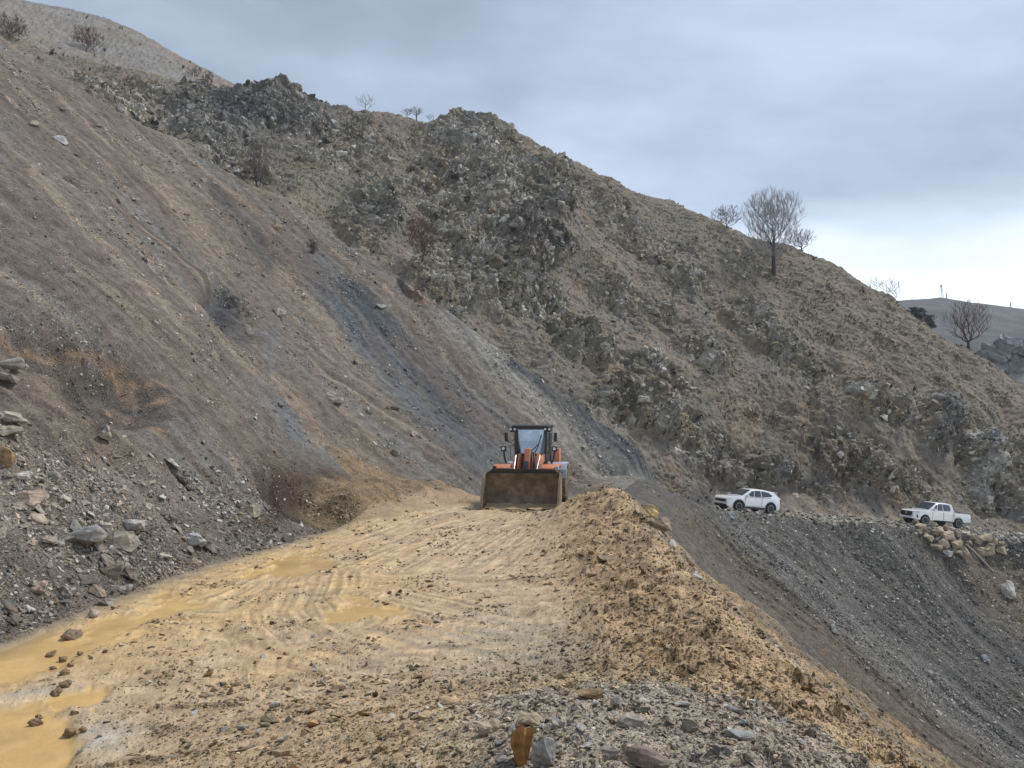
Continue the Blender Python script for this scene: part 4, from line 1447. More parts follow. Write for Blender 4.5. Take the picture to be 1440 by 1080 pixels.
# larger loose stones: left talus, foreground mud, gravel heap, windrow, hill
SHAPE_WORD = ['blocky', 'squat', 'chunky', 'flat', 'long', 'thin', 'knobbly', 'wedge shaped', 'flattish', 'angular']
LANDMARK = [(126, 751, 'the large blue grey slab'), (160, 800, 'the dark brown hollow-faced boulder'), (272, 757, 'the light blue grey flat rock'), (56, 825, 'the reddish angular rock'), (42, 694, 'the pink broken rock'),
            (147, 607, 'the tan wedge shaped rock'), (355, 716, 'the pointed tan rock'), (468, 558, 'the lone pinkish boulder'), (86, 196, 'the blue grey boulder'), (165, 545, 'the dark hollow'), (300, 440, 'the dark scar'), (420, 400, 'the slate streak'),
            (734, 1052, 'the upright orange rock'), (690, 1019, 'the tan block'), (830, 974, 'the undercut mud slab'), (905, 1064, 'the dark reddish slab'), (886, 1014, 'the pinkish grey slab'), (1036, 1032, 'the blue grey slate'), (100, 892, 'the puddle edge'), (300, 1040, 'the grey mud patch'), (480, 1000, 'the middle of the mud'),
            (926, 735, 'the brown windrow boulder'), (850, 785, 'the flat stone on the windrow'), (900, 900, 'the dark churned patch'), (1100, 960, 'the steep outer edge'), (560, 700, 'the spoil heap'), (733, 700, 'the loader'), (1340, 780, 'the boulder pile'), (1416, 828, 'the white rock outcrop'), (1050, 720, 'the white car'), (1200, 740, 'the track edge')]
GRP = [
    ('stone', 'in the talus', 'stones in the talus', (reg == 1) * low_a * (V > 640) * (DD < 30), 85, 10, 24, None),
    ('stone', 'in the foreground mud', 'muddy stones in the foreground', (reg == 0) * (V > 955) * (U > 330) * (U < 1000) * (1 - wetn) * (heapm < 0.5), 95, 10, 24, (.45, .335, .205)),
    ('stone', 'on the gravel heap', 'slate stones on the gravel heap', (reg == 0) * (heapm > 0.5) * (RR < 9), 50, 12, 28, (.30, .285, .26)),
    ('stone', 'in the windrow', 'stones in the windrow', w_b, 30, 9, 20, (.33, .24, .145)),
    ('stone', 'on the open scree', 'blocks on the scree', (reg == 1) * (1 - low_a) * (DD < 70), 36, 7, 15, (.27, .24, .20)),
    ('stone', 'on the gully slope', 'blocks on the gully slope', w_g, 14, 7, 13, (.26, .25, .235)),
]
for gi_, (nm, where, grp, w, n, p0, p1, tint) in enumerate(GRP):
    p, nr, d, ij, r = pick(w, n, 700 + gi_, 0, 1440, 0, 1085)
    sp = np.minimum(p0 * r.random(n) ** (-1 / 2.2), p1)
    eul = align_euler(nr, r.random(n) * 6.28, r.normal(0, 0.3, (n, 2)))
    for k in range(n):
        s = sp[k] * d[k] / FPX
        sh = int(r.integers(0, 10))
        o = bpy.data.objects.new(nm, BOULD[sh])
        COL.objects.link(o)
        o.location = p[k] + nr[k] * s * 0.12
        o.rotation_euler = eul[k]
        o.scale = (s * r.uniform(.85, 1.2), s * r.uniform(.75, 1.1), s * r.uniform(.65, 1.0))
        c = np.array(tint) if tint is not None else C[ij[0][k], ij[1][k]] * 1.5
        c = c * r.normal(1, 0.2) * (1 + r.normal(0, 0.06) * np.array([1, 0, -1]))
        if r.random() < 0.08:
            c = np.array([.48, .46, .42])
        o['tint'] = [float(max(0.03, min(0.7, v))) for v in c]
        lum, warm = float(c.mean()), float(c[0] / max(c[2], 0.02))
        tone = 'whitish' if lum > .42 else ('pale' if lum > .33 else ('dark' if lum < .19 else 'dull'))
        hue = '' if tone == 'whitish' else (' tan' if warm > 1.75 else (' brown' if warm > 1.4 else ' grey'))
        q = world2pix(p[k][0], p[k][1], p[k][2])
        lm = min(LANDMARK, key=lambda t: math.hypot(t[0] - q[0], t[1] - q[1]))[2]
        size = 'small' if sp[k] < p0 * 1.3 else ('large' if sp[k] > p0 * 2 else 'middling')
        tag(o, '%s %s%s %s stone %s near %s' % (size, tone, hue, SHAPE_WORD[sh], where, lm), 'stone', grp)

# dry grass and low scrub on the hill
def tuft_shapes():
    col = bpy.data.collections.new('tuft_shapes')
    rs = np.random.default_rng(90)
    for i in range(4):
        m = MB()
        for k in range(16):
            a = rs.random() * 6.28
            out = rs.uniform(0.1, 0.55)
            h = rs.uniform(0.5, 1.0)
            b = np.array([math.cos(a) * 0.08, math.sin(a) * 0.08, -0.1])
            e = np.array([math.cos(a) * out, math.sin(a) * out, h])
            sd = np.array([-math.sin(a), math.cos(a), 0]) * 0.045
            mid = (b + e) / 2 + np.array([0, 0, 0.12])
            m.add([b - sd, b + sd, mid + sd * 0.7, mid - sd * 0.7, e], [(0, 1, 2, 3), (3, 2, 4)])
        me = bpy.data.meshes.new('tuft_shape_%d' % i)
        me.from_pydata([tuple(v) for v in m.v], [], m.f)
        me.materials.append(MAT['stone_i'])
        col.objects.link(bpy.data.objects.new('tuft_shape_%d' % i, me))
    return col


TUFT = tuft_shapes()
NG2 = NG.copy()
for n_ in NG2.nodes:
    if n_.bl_idname == 'GeometryNodeCollectionInfo':
        n_.inputs['Collection'].default_value = TUFT
flank = np.clip(0.25 + 0.9 * right_flank + 0.8 * grassy, 0, 1.6)
g1 = stone_stuff('dry_grass', 'dry straw coloured grass tufts on the hill', (reg == 3) * (1 - crag) * flank * sstep(-0.1, 0.3, splat) * (DD < 115), 9000, 320, 1.7, 3.0, 0.5, 4.5, tilt=0.2, sink=0.26, shapes=range(4), tint=(.30, .245, .145), pale=0.0, dark=0.08, spread=0.25, zs=(0.7, 1.2))
g2 = stone_stuff('low_scrub', 'low dark leafless scrub scattered over the hill', (reg == 3) * (0.5 + crag) * sstep(0.1, 0.4, fbm(GX / 4, GY / 4, 4, 330)) * (DD < 115), 1300, 321, 2.6, 2.4, 0.9, 12, tilt=0.2, sink=0.22, shapes=range(4), tint=(.09, .068, .055), pale=0.0, dark=0.3, spread=0.2, gain=0.5, zs=(0.6, 1.0))
g3 = stone_stuff('shoulder_scrub', 'dark specks of scrub on the pale far shoulder', (reg == 3) * (DD > 115) * (U < 420), 70, 322, 3.5, 2.2, 1.6, 10, tilt=0.1, sink=0.2, shapes=range(4), tint=(.07, .06, .05), pale=0.0, dark=0.3, gain=0.3)
for g_ in (g1, g2, g3):
    g_.modifiers[0].node_group = NG2

# ------------------------------------------------------------------ vehicle materials
MAT['orange'] = paint('orange_paint', (.56, .185, .095), 0.55, dirt=0.5, scale=3.5)
MAT['black'] = paint('black_plastic', (.018, .018, .020), 0.5, dirt=0.18, scale=4)
MAT['frame'] = paint('cab_frame_paint', (.022, .028, .032), 0.4, dirt=0.12, scale=4)
MAT['fender'] = paint('grey_blue_fender', (.30, .34, .40), 0.5, dirt=0.15, scale=4)
MAT['steel'] = paint('bare_steel', (.36, .37, .39), 0.42, metal=0.6, dirt=0.25, scale=6)
MAT['bucket'] = paint('muddy_bucket_steel', (.12, .088, .06), 0.75, metal=0.0, dirt=0.62, dirtcol=(.33, .24, .145), scale=2.4)
MAT['bucket_edge'] = paint('worn_bucket_edge', (.20, .16, .12), 0.5, metal=0.3, dirt=0.7, dirtcol=(.36, .25, .14), scale=4)
MAT['tyre'] = paint('tyre_rubber', (.022, .021, .020), 0.8, dirt=0.25, scale=7)
MAT['mud_tyre'] = paint('mud_caked_tyre', (.035, .03, .026), 0.85, dirt=0.6, dirtcol=(.27, .185, .11), scale=4)
MAT['rim_dark'] = paint('loader_rim', (.10, .10, .10), 0.6, dirt=0.5, scale=5)
MAT['white'] = paint('white_car_paint', (.78, .79, .80), 0.22, dirt=0.14, dirtcol=(.55, .50, .43), coat=0.6, scale=1.5)
MAT['alloy'] = paint('alloy_rim', (.34, .34, .35), 0.3, metal=0.7, dirt=0.12, scale=5)
MAT['chrome'] = paint('bright_trim', (.7, .7, .72), 0.15, metal=0.9, dirt=0.05)
MAT['lamp'] = paint('headlamp_lens', (.62, .66, .70), 0.08, dirt=0.02, coat=1.0)
MAT['tail'] = paint('tail_lamp_red', (.35, .02, .015), 0.15, dirt=0.02, coat=0.8)
MAT['plate'] = paint('number_plate', (.72, .74, .78), 0.4, dirt=0.05)
MAT['car_glass'] = glass('tinted_window', (.05, .06, .075), 0.05)
MAT['seat'] = paint('seat_cloth', (.03, .03, .033), 0.9)


def clear_glass(name):
    m, nt, N, L, b = new_mat(name)
    out = N['Material Output']
    tr = N.new('ShaderNodeBsdfTransparent')
    tr.inputs[0].default_value = (.70, .80, .82, 1)
    gl = N.new('ShaderNodeBsdfGlossy')
    gl.inputs[0].default_value = (.85, .93, .97, 1)
    gl.inputs['Roughness'].default_value = 0.08
    nz = N.new('ShaderNodeTexNoise')
    nz.inputs['Scale'].default_value = 2.5
    nz.inputs['Detail'].default_value = 4
    tc = N.new('ShaderNodeTexCoord')
    L.new(tc.outputs['Object'], nz.inputs['Vector'])
    mr = N.new('ShaderNodeMapRange')
    mr.inputs[3].default_value = 0.42
    mr.inputs[4].default_value = 0.80
    L.new(nz.outputs['Fac'], mr.inputs[0])
    ms = N.new('ShaderNodeMixShader')
    L.new(mr.outputs[0], ms.inputs[0])
    L.new(tr.outputs[0], ms.inputs[1])
    L.new(gl.outputs[0], ms.inputs[2])
    L.new(ms.outputs[0], out.inputs[0])
    N.remove(b)
    return m


MAT['windscreen'] = clear_glass('cab_windscreen')


# ------------------------------------------------------------------ wheel loader (its front points along local -Y)
def wheel_loader():
    root = empty('wheel_loader', (0.80, 30.7, 0), R(-10))
    root.location.z = ground_z(0.6, 30.3) - 0.02
    tag(root, 'orange wheel loader with its wide muddy bucket lowered on the mud road', 'wheel loader')
    # bucket shell
    prof = [(-2.78, 0.04), (-2.30, 0.05), (-1.98, 0.09), (-1.76, 0.24), (-1.66, 0.50), (-1.66, 0.85), (-1.76, 1.15), (-1.93, 1.34)]
    t = 0.035
    inner = prof
    outer_ = [(y + (0.0 if i == 0 else t * 1.1), z - (t if i < 3 else 0.0)) for i, (y, z) in enumerate(prof)]
    outer_[0] = (-2.78, 0.005)
    hw = 1.375
    b = MB()
    n = len(prof)
    vs_ = [(-hw, y, z) for y, z in inner] + [(hw, y, z) for y, z in inner] + [(-hw, y, z) for y, z in outer_] + [(hw, y, z) for y, z in outer_]
    fs_ = []
    for i in range(n - 1):
        fs_.append((i, i + 1, n + i + 1, n + i))
        fs_.append((2 * n + i, 3 * n + i, 3 * n + i + 1, 2 * n + i + 1))
        fs_.append((i, 2 * n + i, 2 * n + i + 1, i + 1))
        fs_.append((n + i, n + i + 1, 3 * n + i + 1, 3 * n + i))
    fs_.append((0, n, 3 * n, 2 * n))
    fs_.append((n - 1, 3 * n - 1, 4 * n - 1, 2 * n - 1))
    b.add(vs_, fs_)
    bucket = b.build('bucket', MAT['bucket'], root, smooth=True, sharp=40)
    bucket.location.y = -0.42
    # chamfered spill guard along the top
    sg = MB()
    g = [(-1.36, 1.335), (1.36, 1.335), (1.13, 1.475), (-1.13, 1.475)]
    sg.add([(x, -1.93 - (z - 1.335) * 0.5, z) for x, z in g] + [(x, -1.89 - (z - 1.335) * 0.5, z) for x, z in g], [(0, 1, 2, 3), (7, 6, 5, 4), (0, 4, 5, 1), (1, 5, 6, 2), (2, 6, 7, 3), (3, 7, 4, 0)])
    sg.box((0, -1.99, 1.487), (2.28, 0.07, 0.035))
    sg.build('spill_guard', MAT['frame'], bucket)
    side = [(-2.78, 0.0), (-1.98, 0.02), (-1.72, 0.22), (-1.62, 0.5), (-1.62, 0.88), (-1.74, 1.20), (-1.90, 1.38), (-2.02, 1.36), (-2.30, 1.15), (-2.52, 0.70), (-2.74, 0.22)]
    for s in (-1, 1):
        m = MB().prism(side, s * 1.375, s * 1.42, 'yz')
        sp_ = m.build('side_plate', MAT['bucket'], bucket)
        edge = MB().prism([(-2.79, 0.02), (-2.74, 0.24), (-2.52, 0.72), (-2.30, 1.17), (-2.27, 1.14), (-2.48, 0.70), (-2.70, 0.22), (-2.75, 0.02)], s * 1.36, s * 1.44, 'yz')
        edge.build('side_cutter', MAT['bucket_edge'], bucket)
    for k in range(7):
        x = -1.26 + 0.42 * k
        MB().box((x, -2.83, 0.045), (0.36 if k % 3 else 0.40, 0.16, 0.035), (R(6), 0, 0)).build('cutting_edge_plate', MAT['bucket_edge'], bucket)
    for k in range(6):
        MB().box((-1.05 + 0.42 * k, -2.86, 0.075), (0.09, 0.20, 0.05), (R(8), 0, 0)).build('bucket_tooth', MAT['bucket_edge'], bucket, bevel=0.01)
    # mud carried on the bucket floor
    rs = np.random.default_rng(3)
    gx, gy = np.meshgrid(np.linspace(-1.34, 1.34, 60), np.linspace(-2.72, -1.86, 22))
    gz = 0.075 + 0.13 * np.clip(fbm(gx * 2.2, gy * 2.8, 4, 3) + 0.45 + 1.1 * (gy + 2.45), 0, 3)
    ids = np.arange(gx.size).reshape(gx.shape)
    f = np.stack([ids[:-1, :-1], ids[:-1, 1:], ids[1:, 1:], ids[1:, :-1]], -1).reshape(-1, 4)
    me = np_mesh('mud_load', np.stack([gx, gy, gz], -1).reshape(-1, 3), f)
    me.materials.append(MAT['mud_paint'])
    link('mud_load', me, bucket)
    # front frame, arms and hydraulics
    fr = MB()
    fr.prism([(-1.35, 0.75), (-0.45, 0.65), (-0.30, 1.5), (-0.45, 1.98), (-0.80, 2.02), (-1.25, 1.45)], -0.42, -0.30, 'yz')
    fr.prism([(-1.35, 0.75), (-0.45, 0.65), (-0.30, 1.5), (-0.45, 1.98), (-0.80, 2.02), (-1.25, 1.45)], 0.30, 0.42, 'yz')
    fr.box((0, -0.55, 1.25), (0.6, 0.10, 1.3))
    fr.box((0, -0.9, 0.8), (0.9, 1.0, 0.35))
    fr.build('front_frame', MAT['orange'], root, bevel=0.015)
    for s in (-1, 1):
        arm = MB().prism([(-0.45, 1.70), (-0.45, 1.98), (-0.95, 1.92), (-1.45, 1.55), (-2.08, 0.78), (-2.06, 0.50), (-1.80, 0.50), (-1.50, 0.75), (-1.22, 1.32), (-0.85, 1.66)], s * 0.47, s * 0.57, 'yz')
        arm.build('lift_arm', MAT['orange'], root, bevel=0.012)
        cyl = MB().tube([(s * 0.66, -0.55, 1.02), (s * 0.60, -1.05, 1.42)], 0.065, 12)
        c_ = cyl.build('lift_cylinder', MAT['frame'], root, smooth=True)
        MB().tube([(s * 0.60, -1.02, 1.40), (s * 0.56, -1.40, 1.60)], 0.036, 10).build('piston_rod', MAT['steel'], c_, smooth=True)
        # bright hose guard rails on the arms' faces
        MB().tube([(s * 0.42, -1.94, 1.20), (s * 0.44, -1.60, 1.55), (s * 0.47, -1.10, 1.94)], 0.030, 8).build('guard_rail', MAT['steel'], root, smooth=True)
    MB().prism([(-1.05, 2.20), (-0.92, 2.22), (-1.08, 1.62), (-1.55, 1.02), (-1.66, 1.08), (-1.25, 1.66)], -0.13, 0.10, 'yz').build('bell_crank', MAT['orange'], root, bevel=0.015)
    tc_ = MB().tube([(-0.02, -0.40, 1.62), (-0.02, -0.88, 2.02)], 0.075, 12).build('tilt_cylinder', MAT['frame'], root, smooth=True)
    MB().tube([(-0.02, -0.86, 2.0), (-0.02, -1.02, 2.14)], 0.04, 10).build('piston_rod', MAT['steel'], tc_, smooth=True)
    MB().box((-0.02, -1.60, 1.30), (0.20, 0.06, 0.95), (R(-24), 0, 0)).build('tilt_link', MAT['frame'], root, bevel=0.01)
    for k, (x0, x1) in enumerate([(0.12, 0.20), (0.20, 0.30), (-0.22, -0.28)]):
        MB().tube([(x0, -0.5, 1.9), (x0 * 1.1, -0.95, 2.03), (x1, -1.25, 1.75), (x1, -1.5, 1.25)], 0.022, 6).build('hydraulic_hose', MAT['black'], root, smooth=True)
    MB().box((0.26, -0.86, 1.75), (0.16, 0.10, 0.30)).build('valve_cover', MAT['orange'], root, bevel=0.02)
    # wheels
    for sy, ay in ((0, -1.22), (1, 1.62)):
        for s in (-1, 1):
            w = empty('wheel', (s * 0.98, ay, 0.68))
            w.parent = root
            tp = [(0.36, -0.24), (0.46, -0.27), (0.60, -0.265), (0.655, -0.22), (0.675, -0.10), (0.68, 0), (0.675, 0.10), (0.655, 0.22), (0.60, 0.265), (0.46, 0.27), (0.36, 0.24)]
            ty = MB().lathe(tp, (0, 0, 0), 'x', 36)
            tyre = ty.build('tyre', MAT['mud_tyre'], w, smooth=True, sharp=50)
            lg = MB()
            for k in range(22):
                a = 2 * math.pi * k / 22
                for q in (-1, 1):
                    aa = a + (0.07 if q > 0 else -0.07)
                    M = Matrix.Rotation(aa, 4, 'X')
                    p_ = M @ Vector((q * 0.13, 0, 0.685))
                    m3 = Matrix.Rotation(aa, 3, 'X') @ Matrix.Rotation(q * 0.5, 3, 'Z')
                    hx, hy, hz = 0.13, 0.045, 0.03
                    pts = [Vector((x, y, z)) for x in (-hx, hx) for y in (-hy, hy) for z in (-hz, hz)]
                    lg.add([m3 @ c + p_ for c in pts], [(0, 1, 3, 2), (4, 6, 7, 5), (0, 4, 5, 1), (2, 3, 7, 6), (0, 2, 6, 4), (1, 5, 7, 3)])
            lg.build('tread', MAT['mud_tyre'], w)
            MB().lathe([(0.36, -0.20), (0.35, s * 0.02), (0.24, s * 0.06), (0.12, s * 0.12), (0.10, s * 0.17), (0.02, s * 0.17)], (0, 0, 0), 'x', 20).build('rim', MAT['rim_dark'], w, smooth=True)
    MB().tube([(-0.8, -1.22, 0.68), (0.8, -1.22, 0.68)], 0.12, 10).build('axle', MAT['black'], root)
    MB().tube([(-0.8, 1.62, 0.68), (0.8, 1.62, 0.68)], 0.12, 10).build('axle', MAT['black'], root)
    # fenders
    for s in (-1, 1):
        fp = [(-1.75, 1.50), (-1.55, 1.60), (-0.85, 1.62), (-0.60, 1.52), (-0.60, 1.47), (-0.86, 1.56), (-1.54, 1.54), (-1.75, 1.44)]
        ff = MB().prism(fp, s * 0.60, s * 1.24, 'yz').build('front_fender', MAT['orange'], root, bevel=0.01)
        MB().box((s * 1.18, -1.63, 1.50), (0.14, 0.26, 0.12), (0, 0, 0)).build('mud_flap', MAT['fender'] if s > 0 else MAT['black'], ff, bevel=0.02)
        rp = [(0.92, 0.95), (0.96, 1.30), (1.15, 1.52), (1.5, 1.60), (2.0, 1.56), (2.3, 1.35), (2.26, 1.30), (1.98, 1.50), (1.5, 1.54), (1.18, 1.46), (1.01, 1.28), (0.97, 0.95)]
        MB().prism(rp, s * 0.66, s * 1.27, 'yz').build('rear_fender', MAT['fender'], root, bevel=0.012)
        st = MB()
        for k in range(3):
            st.box((s * 0.95, 0.45, 0.55 + 0.33 * k), (0.42, 0.34, 0.045))
        st.box((s * 0.80, 0.27, 0.95), (0.05, 0.05, 0.95))
        st.box((s * 0.80, 0.63, 0.95), (0.05, 0.05, 0.95))
        st.build('step', MAT['black'], root)
    # rear body
    rb = MB().prism([(0.60, 0.75), (2.55, 0.75), (2.70, 1.05), (2.62, 1.85), (2.2, 2.02), (0.95, 2.10), (0.60, 1.6)], -0.62, 0.62, 'yz')
    rb.build('engine_hood', MAT['orange'], root, bevel=0.05)
    MB().prism([(2.40, 0.55), (2.85, 0.60), (2.88, 1.15), (2.62, 1.25), (2.40, 1.1)], -0.95, 0.95, 'yz').build('counterweight', MAT['frame'], root, bevel=0.05)
    MB().box((0, 0.1, 0.95), (0.95, 1.3, 0.5)).build('rear_frame', MAT['black'], root, bevel=0.03)
    MB().tube([(0.38, 1.45, 1.9), (0.38, 1.45, 2.75), (0.38, 1.52, 2.84)], 0.05, 10).build('exhaust_pipe', MAT['black'], root, smooth=True)
    MB().box((0.86, 0.85, 1.9), (0.34, 0.5, 0.55)).build('side_tank', MAT['orange'], root, bevel=0.05)
    # cab: floor box, four pillars, roof, panes
    cab = MB().prism([(-0.42, 1.18), (0.92, 1.18), (0.95, 1.98), (-0.32, 1.98), (-0.46, 1.72)], -0.66, 0.66, 'yz').build('cab', MAT['frame'], root, bevel=0.03)
    for s in (-1, 1):
        MB().tube([(s * 0.58, -0.40, 1.80), (s * 0.62, -0.30, 2.5), (s * 0.60, -0.24, 3.03)], [0.055, 0.05, 0.05], 8).build('front_pillar', MAT['frame'], cab, smooth=True)
        MB().tube([(s * 0.66, 0.35, 1.9), (s * 0.66, 0.35, 3.03)], 0.05, 8).build('middle_pillar', MAT['frame'], cab, smooth=True)
        MB().tube([(s * 0.62, 0.92, 1.9), (s * 0.62, 0.95, 3.03)], 0.06, 8).build('rear_pillar', MAT['frame'], cab, smooth=True)
        # quarter pane between windscreen and front pillar
        q = MB().add([(s * 0.36, -0.44, 1.98), (s * 0.585, -0.37, 1.98), (s * 0.60, -0.23, 3.0), (s * 0.545, -0.245, 3.0)], [(0, 1, 2, 3)])
        q.build('quarter_pane', MAT['car_glass'], cab)
        MB().add([(s * 0.655, -0.34, 1.98), (s * 0.665, 0.33, 1.98), (s * 0.665, 0.33, 3.0), (s * 0.645, -0.24, 3.0)], [(0, 1, 2, 3)]).build('door_pane', MAT['windscreen'], cab)
        MB().add([(s * 0.665, 0.37, 1.98), (s * 0.645, 0.90, 1.98), (s * 0.645, 0.93, 3.0), (s * 0.665, 0.37, 3.0)], [(0, 1, 2, 3)]).build('side_pane', MAT['windscreen'], cab)
    ws = MB().add([(-0.36, -0.45, 1.99), (0.36, -0.45, 1.99), (0.47, -0.36, 2.5), (0.54, -0.255, 3.0), (-0.54, -0.255, 3.0), (-0.47, -0.36, 2.5)], [(0, 1, 2, 5), (5, 2, 3, 4)])
    ws.build('windscreen', MAT['windscreen'], cab)
    MB().add([(-0.58, 0.955, 2.0), (0.58, 0.955, 2.0), (0.58, 0.985, 3.0), (-0.58, 0.985, 3.0)], [(0, 1, 2, 3)]).build('rear_pane', MAT['windscreen'], cab)
    MB().box((0, -0.27, 3.005), (1.16, 0.07, 0.06)).build('windscreen_header', MAT['frame'], cab)
    for s in (-1, 1):
        MB().tube([(s * 0.36, -0.46, 1.97), (s * 0.47, -0.372, 2.5), (s * 0.545, -0.265, 3.01)], 0.018, 6).build('windscreen_trim', MAT['fender'], cab)
    roof = MB().prism([(-0.50, 3.02), (1.05, 3.02), (1.08, 3.07), (0.95, 3.13), (-0.35, 3.13), (-0.52, 3.08)], -0.74, 0.74, 'yz').build('roof', MAT['frame'], cab, bevel=0.03)
    for s in (-1, 1):
        MB().box((s * 0.68, -0.46, 2.93), (0.24, 0.16, 0.19)).build('lamp_box', MAT['black'], roof, bevel=0.02)
        for k in (0.60, 0.76):
            MB().lathe([(0.045, 0.0), (0.045, 0.02), (0.03, 0.03)], (s * k, -0.575, 2.95), 'y', 12).build('work_lamp', MAT['lamp'], roof, smooth=True)
    MB().tube([(0.15, -0.475, 1.97), (0.30, -0.43, 2.30), (0.42, -0.36, 2.74)], 0.014, 6).build('wiper', MAT['black'], cab)
    MB().tube([(-0.1, -0.475, 1.97), (0.14, -0.45, 2.20), (0.30, -0.42, 2.36)], 0.012, 6).build('wiper', MAT['black'], cab)
    MB().prism([(-0.36, 1.98), (-0.12, 1.98), (-0.12, 2.16), (-0.28, 2.12)], -0.30, 0.30, 'yz').build('dashboard', MAT['black'], cab, bevel=0.03)
    MB().lathe([(0.17, -0.012), (0.19, 0), (0.17, 0.012), (0.155, 0)], (0, 0.02, 2.25), 'y', 20, close=False).build('steering_wheel', MAT['black'], cab, smooth=True)
    seat = MB().box((0, 0.48, 1.85 + 0.22), (0.46, 0.45, 0.14))
    seat.box((0, 0.70, 2.42), (0.44, 0.12, 0.65))
    seat.box((0, 0.72, 2.80), (0.26, 0.09, 0.16))
    seat.build('operator_seat', MAT['seat'], cab, bevel=0.03)
    # mirrors and lamps on stalks
    for s in (-1, 1):
        mr_ = MB().box((s * 0.98, -0.36, 2.64), (0.13, 0.09, 0.36), (0, s * 0.06, 0)).build('mirror', MAT['black'], root, bevel=0.025)
        MB().tube([(s * 0.60, -0.30, 2.62), (s * 0.80, -0.38, 2.40), (s * 0.97, -0.33, 2.48)], 0.014, 6).build('mirror_arm', MAT['black'], mr_)
        lp = MB().box((s * 1.0, -0.80, 2.19), (0.20, 0.16, 0.20)).build('headlamp', MAT['black'], root, bevel=0.03)
        MB().lathe([(0.06, 0), (0.06, 0.02), (0.04, 0.03)], (s * 1.0, -0.905, 2.20), 'y', 14).build('lamp_lens', MAT['lamp'], lp, smooth=True)
        MB().tube([(s * 1.0, -0.76, 2.12), (s * 0.97, -0.80, 1.85), (s * 0.88, -0.86, 1.62)], 0.035, 8).build('lamp_stalk', MAT['black'], lp, smooth=True)
        MB().lathe([(0.05, 0), (0.055, 0.05), (0.03, 0.09)], (s * 0.80, -0.95, 1.62), 'z', 10).build('marker_lamp', MAT['lamp'], root, smooth=True)
    MB().tube([(-0.82, -0.25, 1.75), (-0.84, -0.25, 2.30), (-0.66, -0.22, 2.34)], 0.014, 6).build('handrail', MAT['frame'], root)
    MB().tube([(0.82, -0.25, 1.75), (0.84, -0.25, 2.80), (0.66, -0.22, 2.84)], 0.014, 6).build('handrail', MAT['fender'], root)
    return root


MAT['mud_paint'] = paint('mud_load', (.40, .285, .165), 0.8, dirt=0.4, dirtcol=(.22, .15, .085), scale=3)
wheel_loader()


# ------------------------------------------------------------------ cars (front along local +X)
def car_body(name, parent, mat, xs, top, wid, sill, wheels, arch, bed=None, mid=0.72):
    """Lofted lower body with wheel arches; `top`, `wid` and `sill` are curves along the length."""
    st = sorted(set(list(np.linspace(xs[0], xs[1], 34)) + [w + arch * math.cos(a) for w in wheels for a in np.linspace(0, math.pi, 13)]))
    rows = []
    for x in st:
        zt = float(np.interp(x, *zip(*top)))
        w = float(np.interp(x, *zip(*wid)))
        zb = float(np.interp(x, *zip(*sill)))
        for wx in wheels:
            if abs(x - wx) < arch:
                zb = max(zb, 0.36 + math.sqrt(max(arch * arch - (x - wx) ** 2, 0)))
        zm = max(mid, zb + 0.04)
        ztm = max(zt - 0.07, zm + 0.02)
        sec = [(0, zb), (w * 0.80, zb), (w * 0.985, zb), (w, zm), (w * 0.985, ztm), (w * 0.945, zt)]
        if bed and bed[0] < x < bed[1]:
            sec += [(w * 0.88, zt), (w * 0.87, zt - 0.42), (0, zt - 0.42)]
        else:
            sec += [(w * 0.86, zt + 0.012), (w * 0.55, zt + 0.022), (0, zt + 0.028)]
        rows.append([(x, y, z) for y, z in sec])
    k = len(rows[0])
    vs_, fs_ = [], []
    for r_ in rows:
        vs_ += r_
        vs_ += [(x, -y, z) for x, y, z in r_]
    for i in range(len(rows) - 1):
        for s in (0, 1):
            for j in range(k - 1):
                a, b = (i * 2 + s) * k + j, ((i + 1) * 2 + s) * k + j
                fs_.append((a, a + 1, b + 1, b) if s == 0 else (a, b, b + 1, a + 1))
    for i in (0, len(rows) - 1):
        for s in (0, 1):
            b = (i * 2 + s) * k
            fs_.append(tuple(range(b, b + k)))
    m = MB().add(vs_, fs_)
    me = m.build(name, mat, parent, smooth=True, sharp=38)
    bm = bmesh.new()
    bm.from_mesh(me.data)
    bmesh.ops.remove_doubles(bm, verts=bm.verts, dist=0.002)
    bmesh.ops.recalc_face_normals(bm, faces=bm.faces)
    bm.to_mesh(me.data)
    bm.free()
    return me


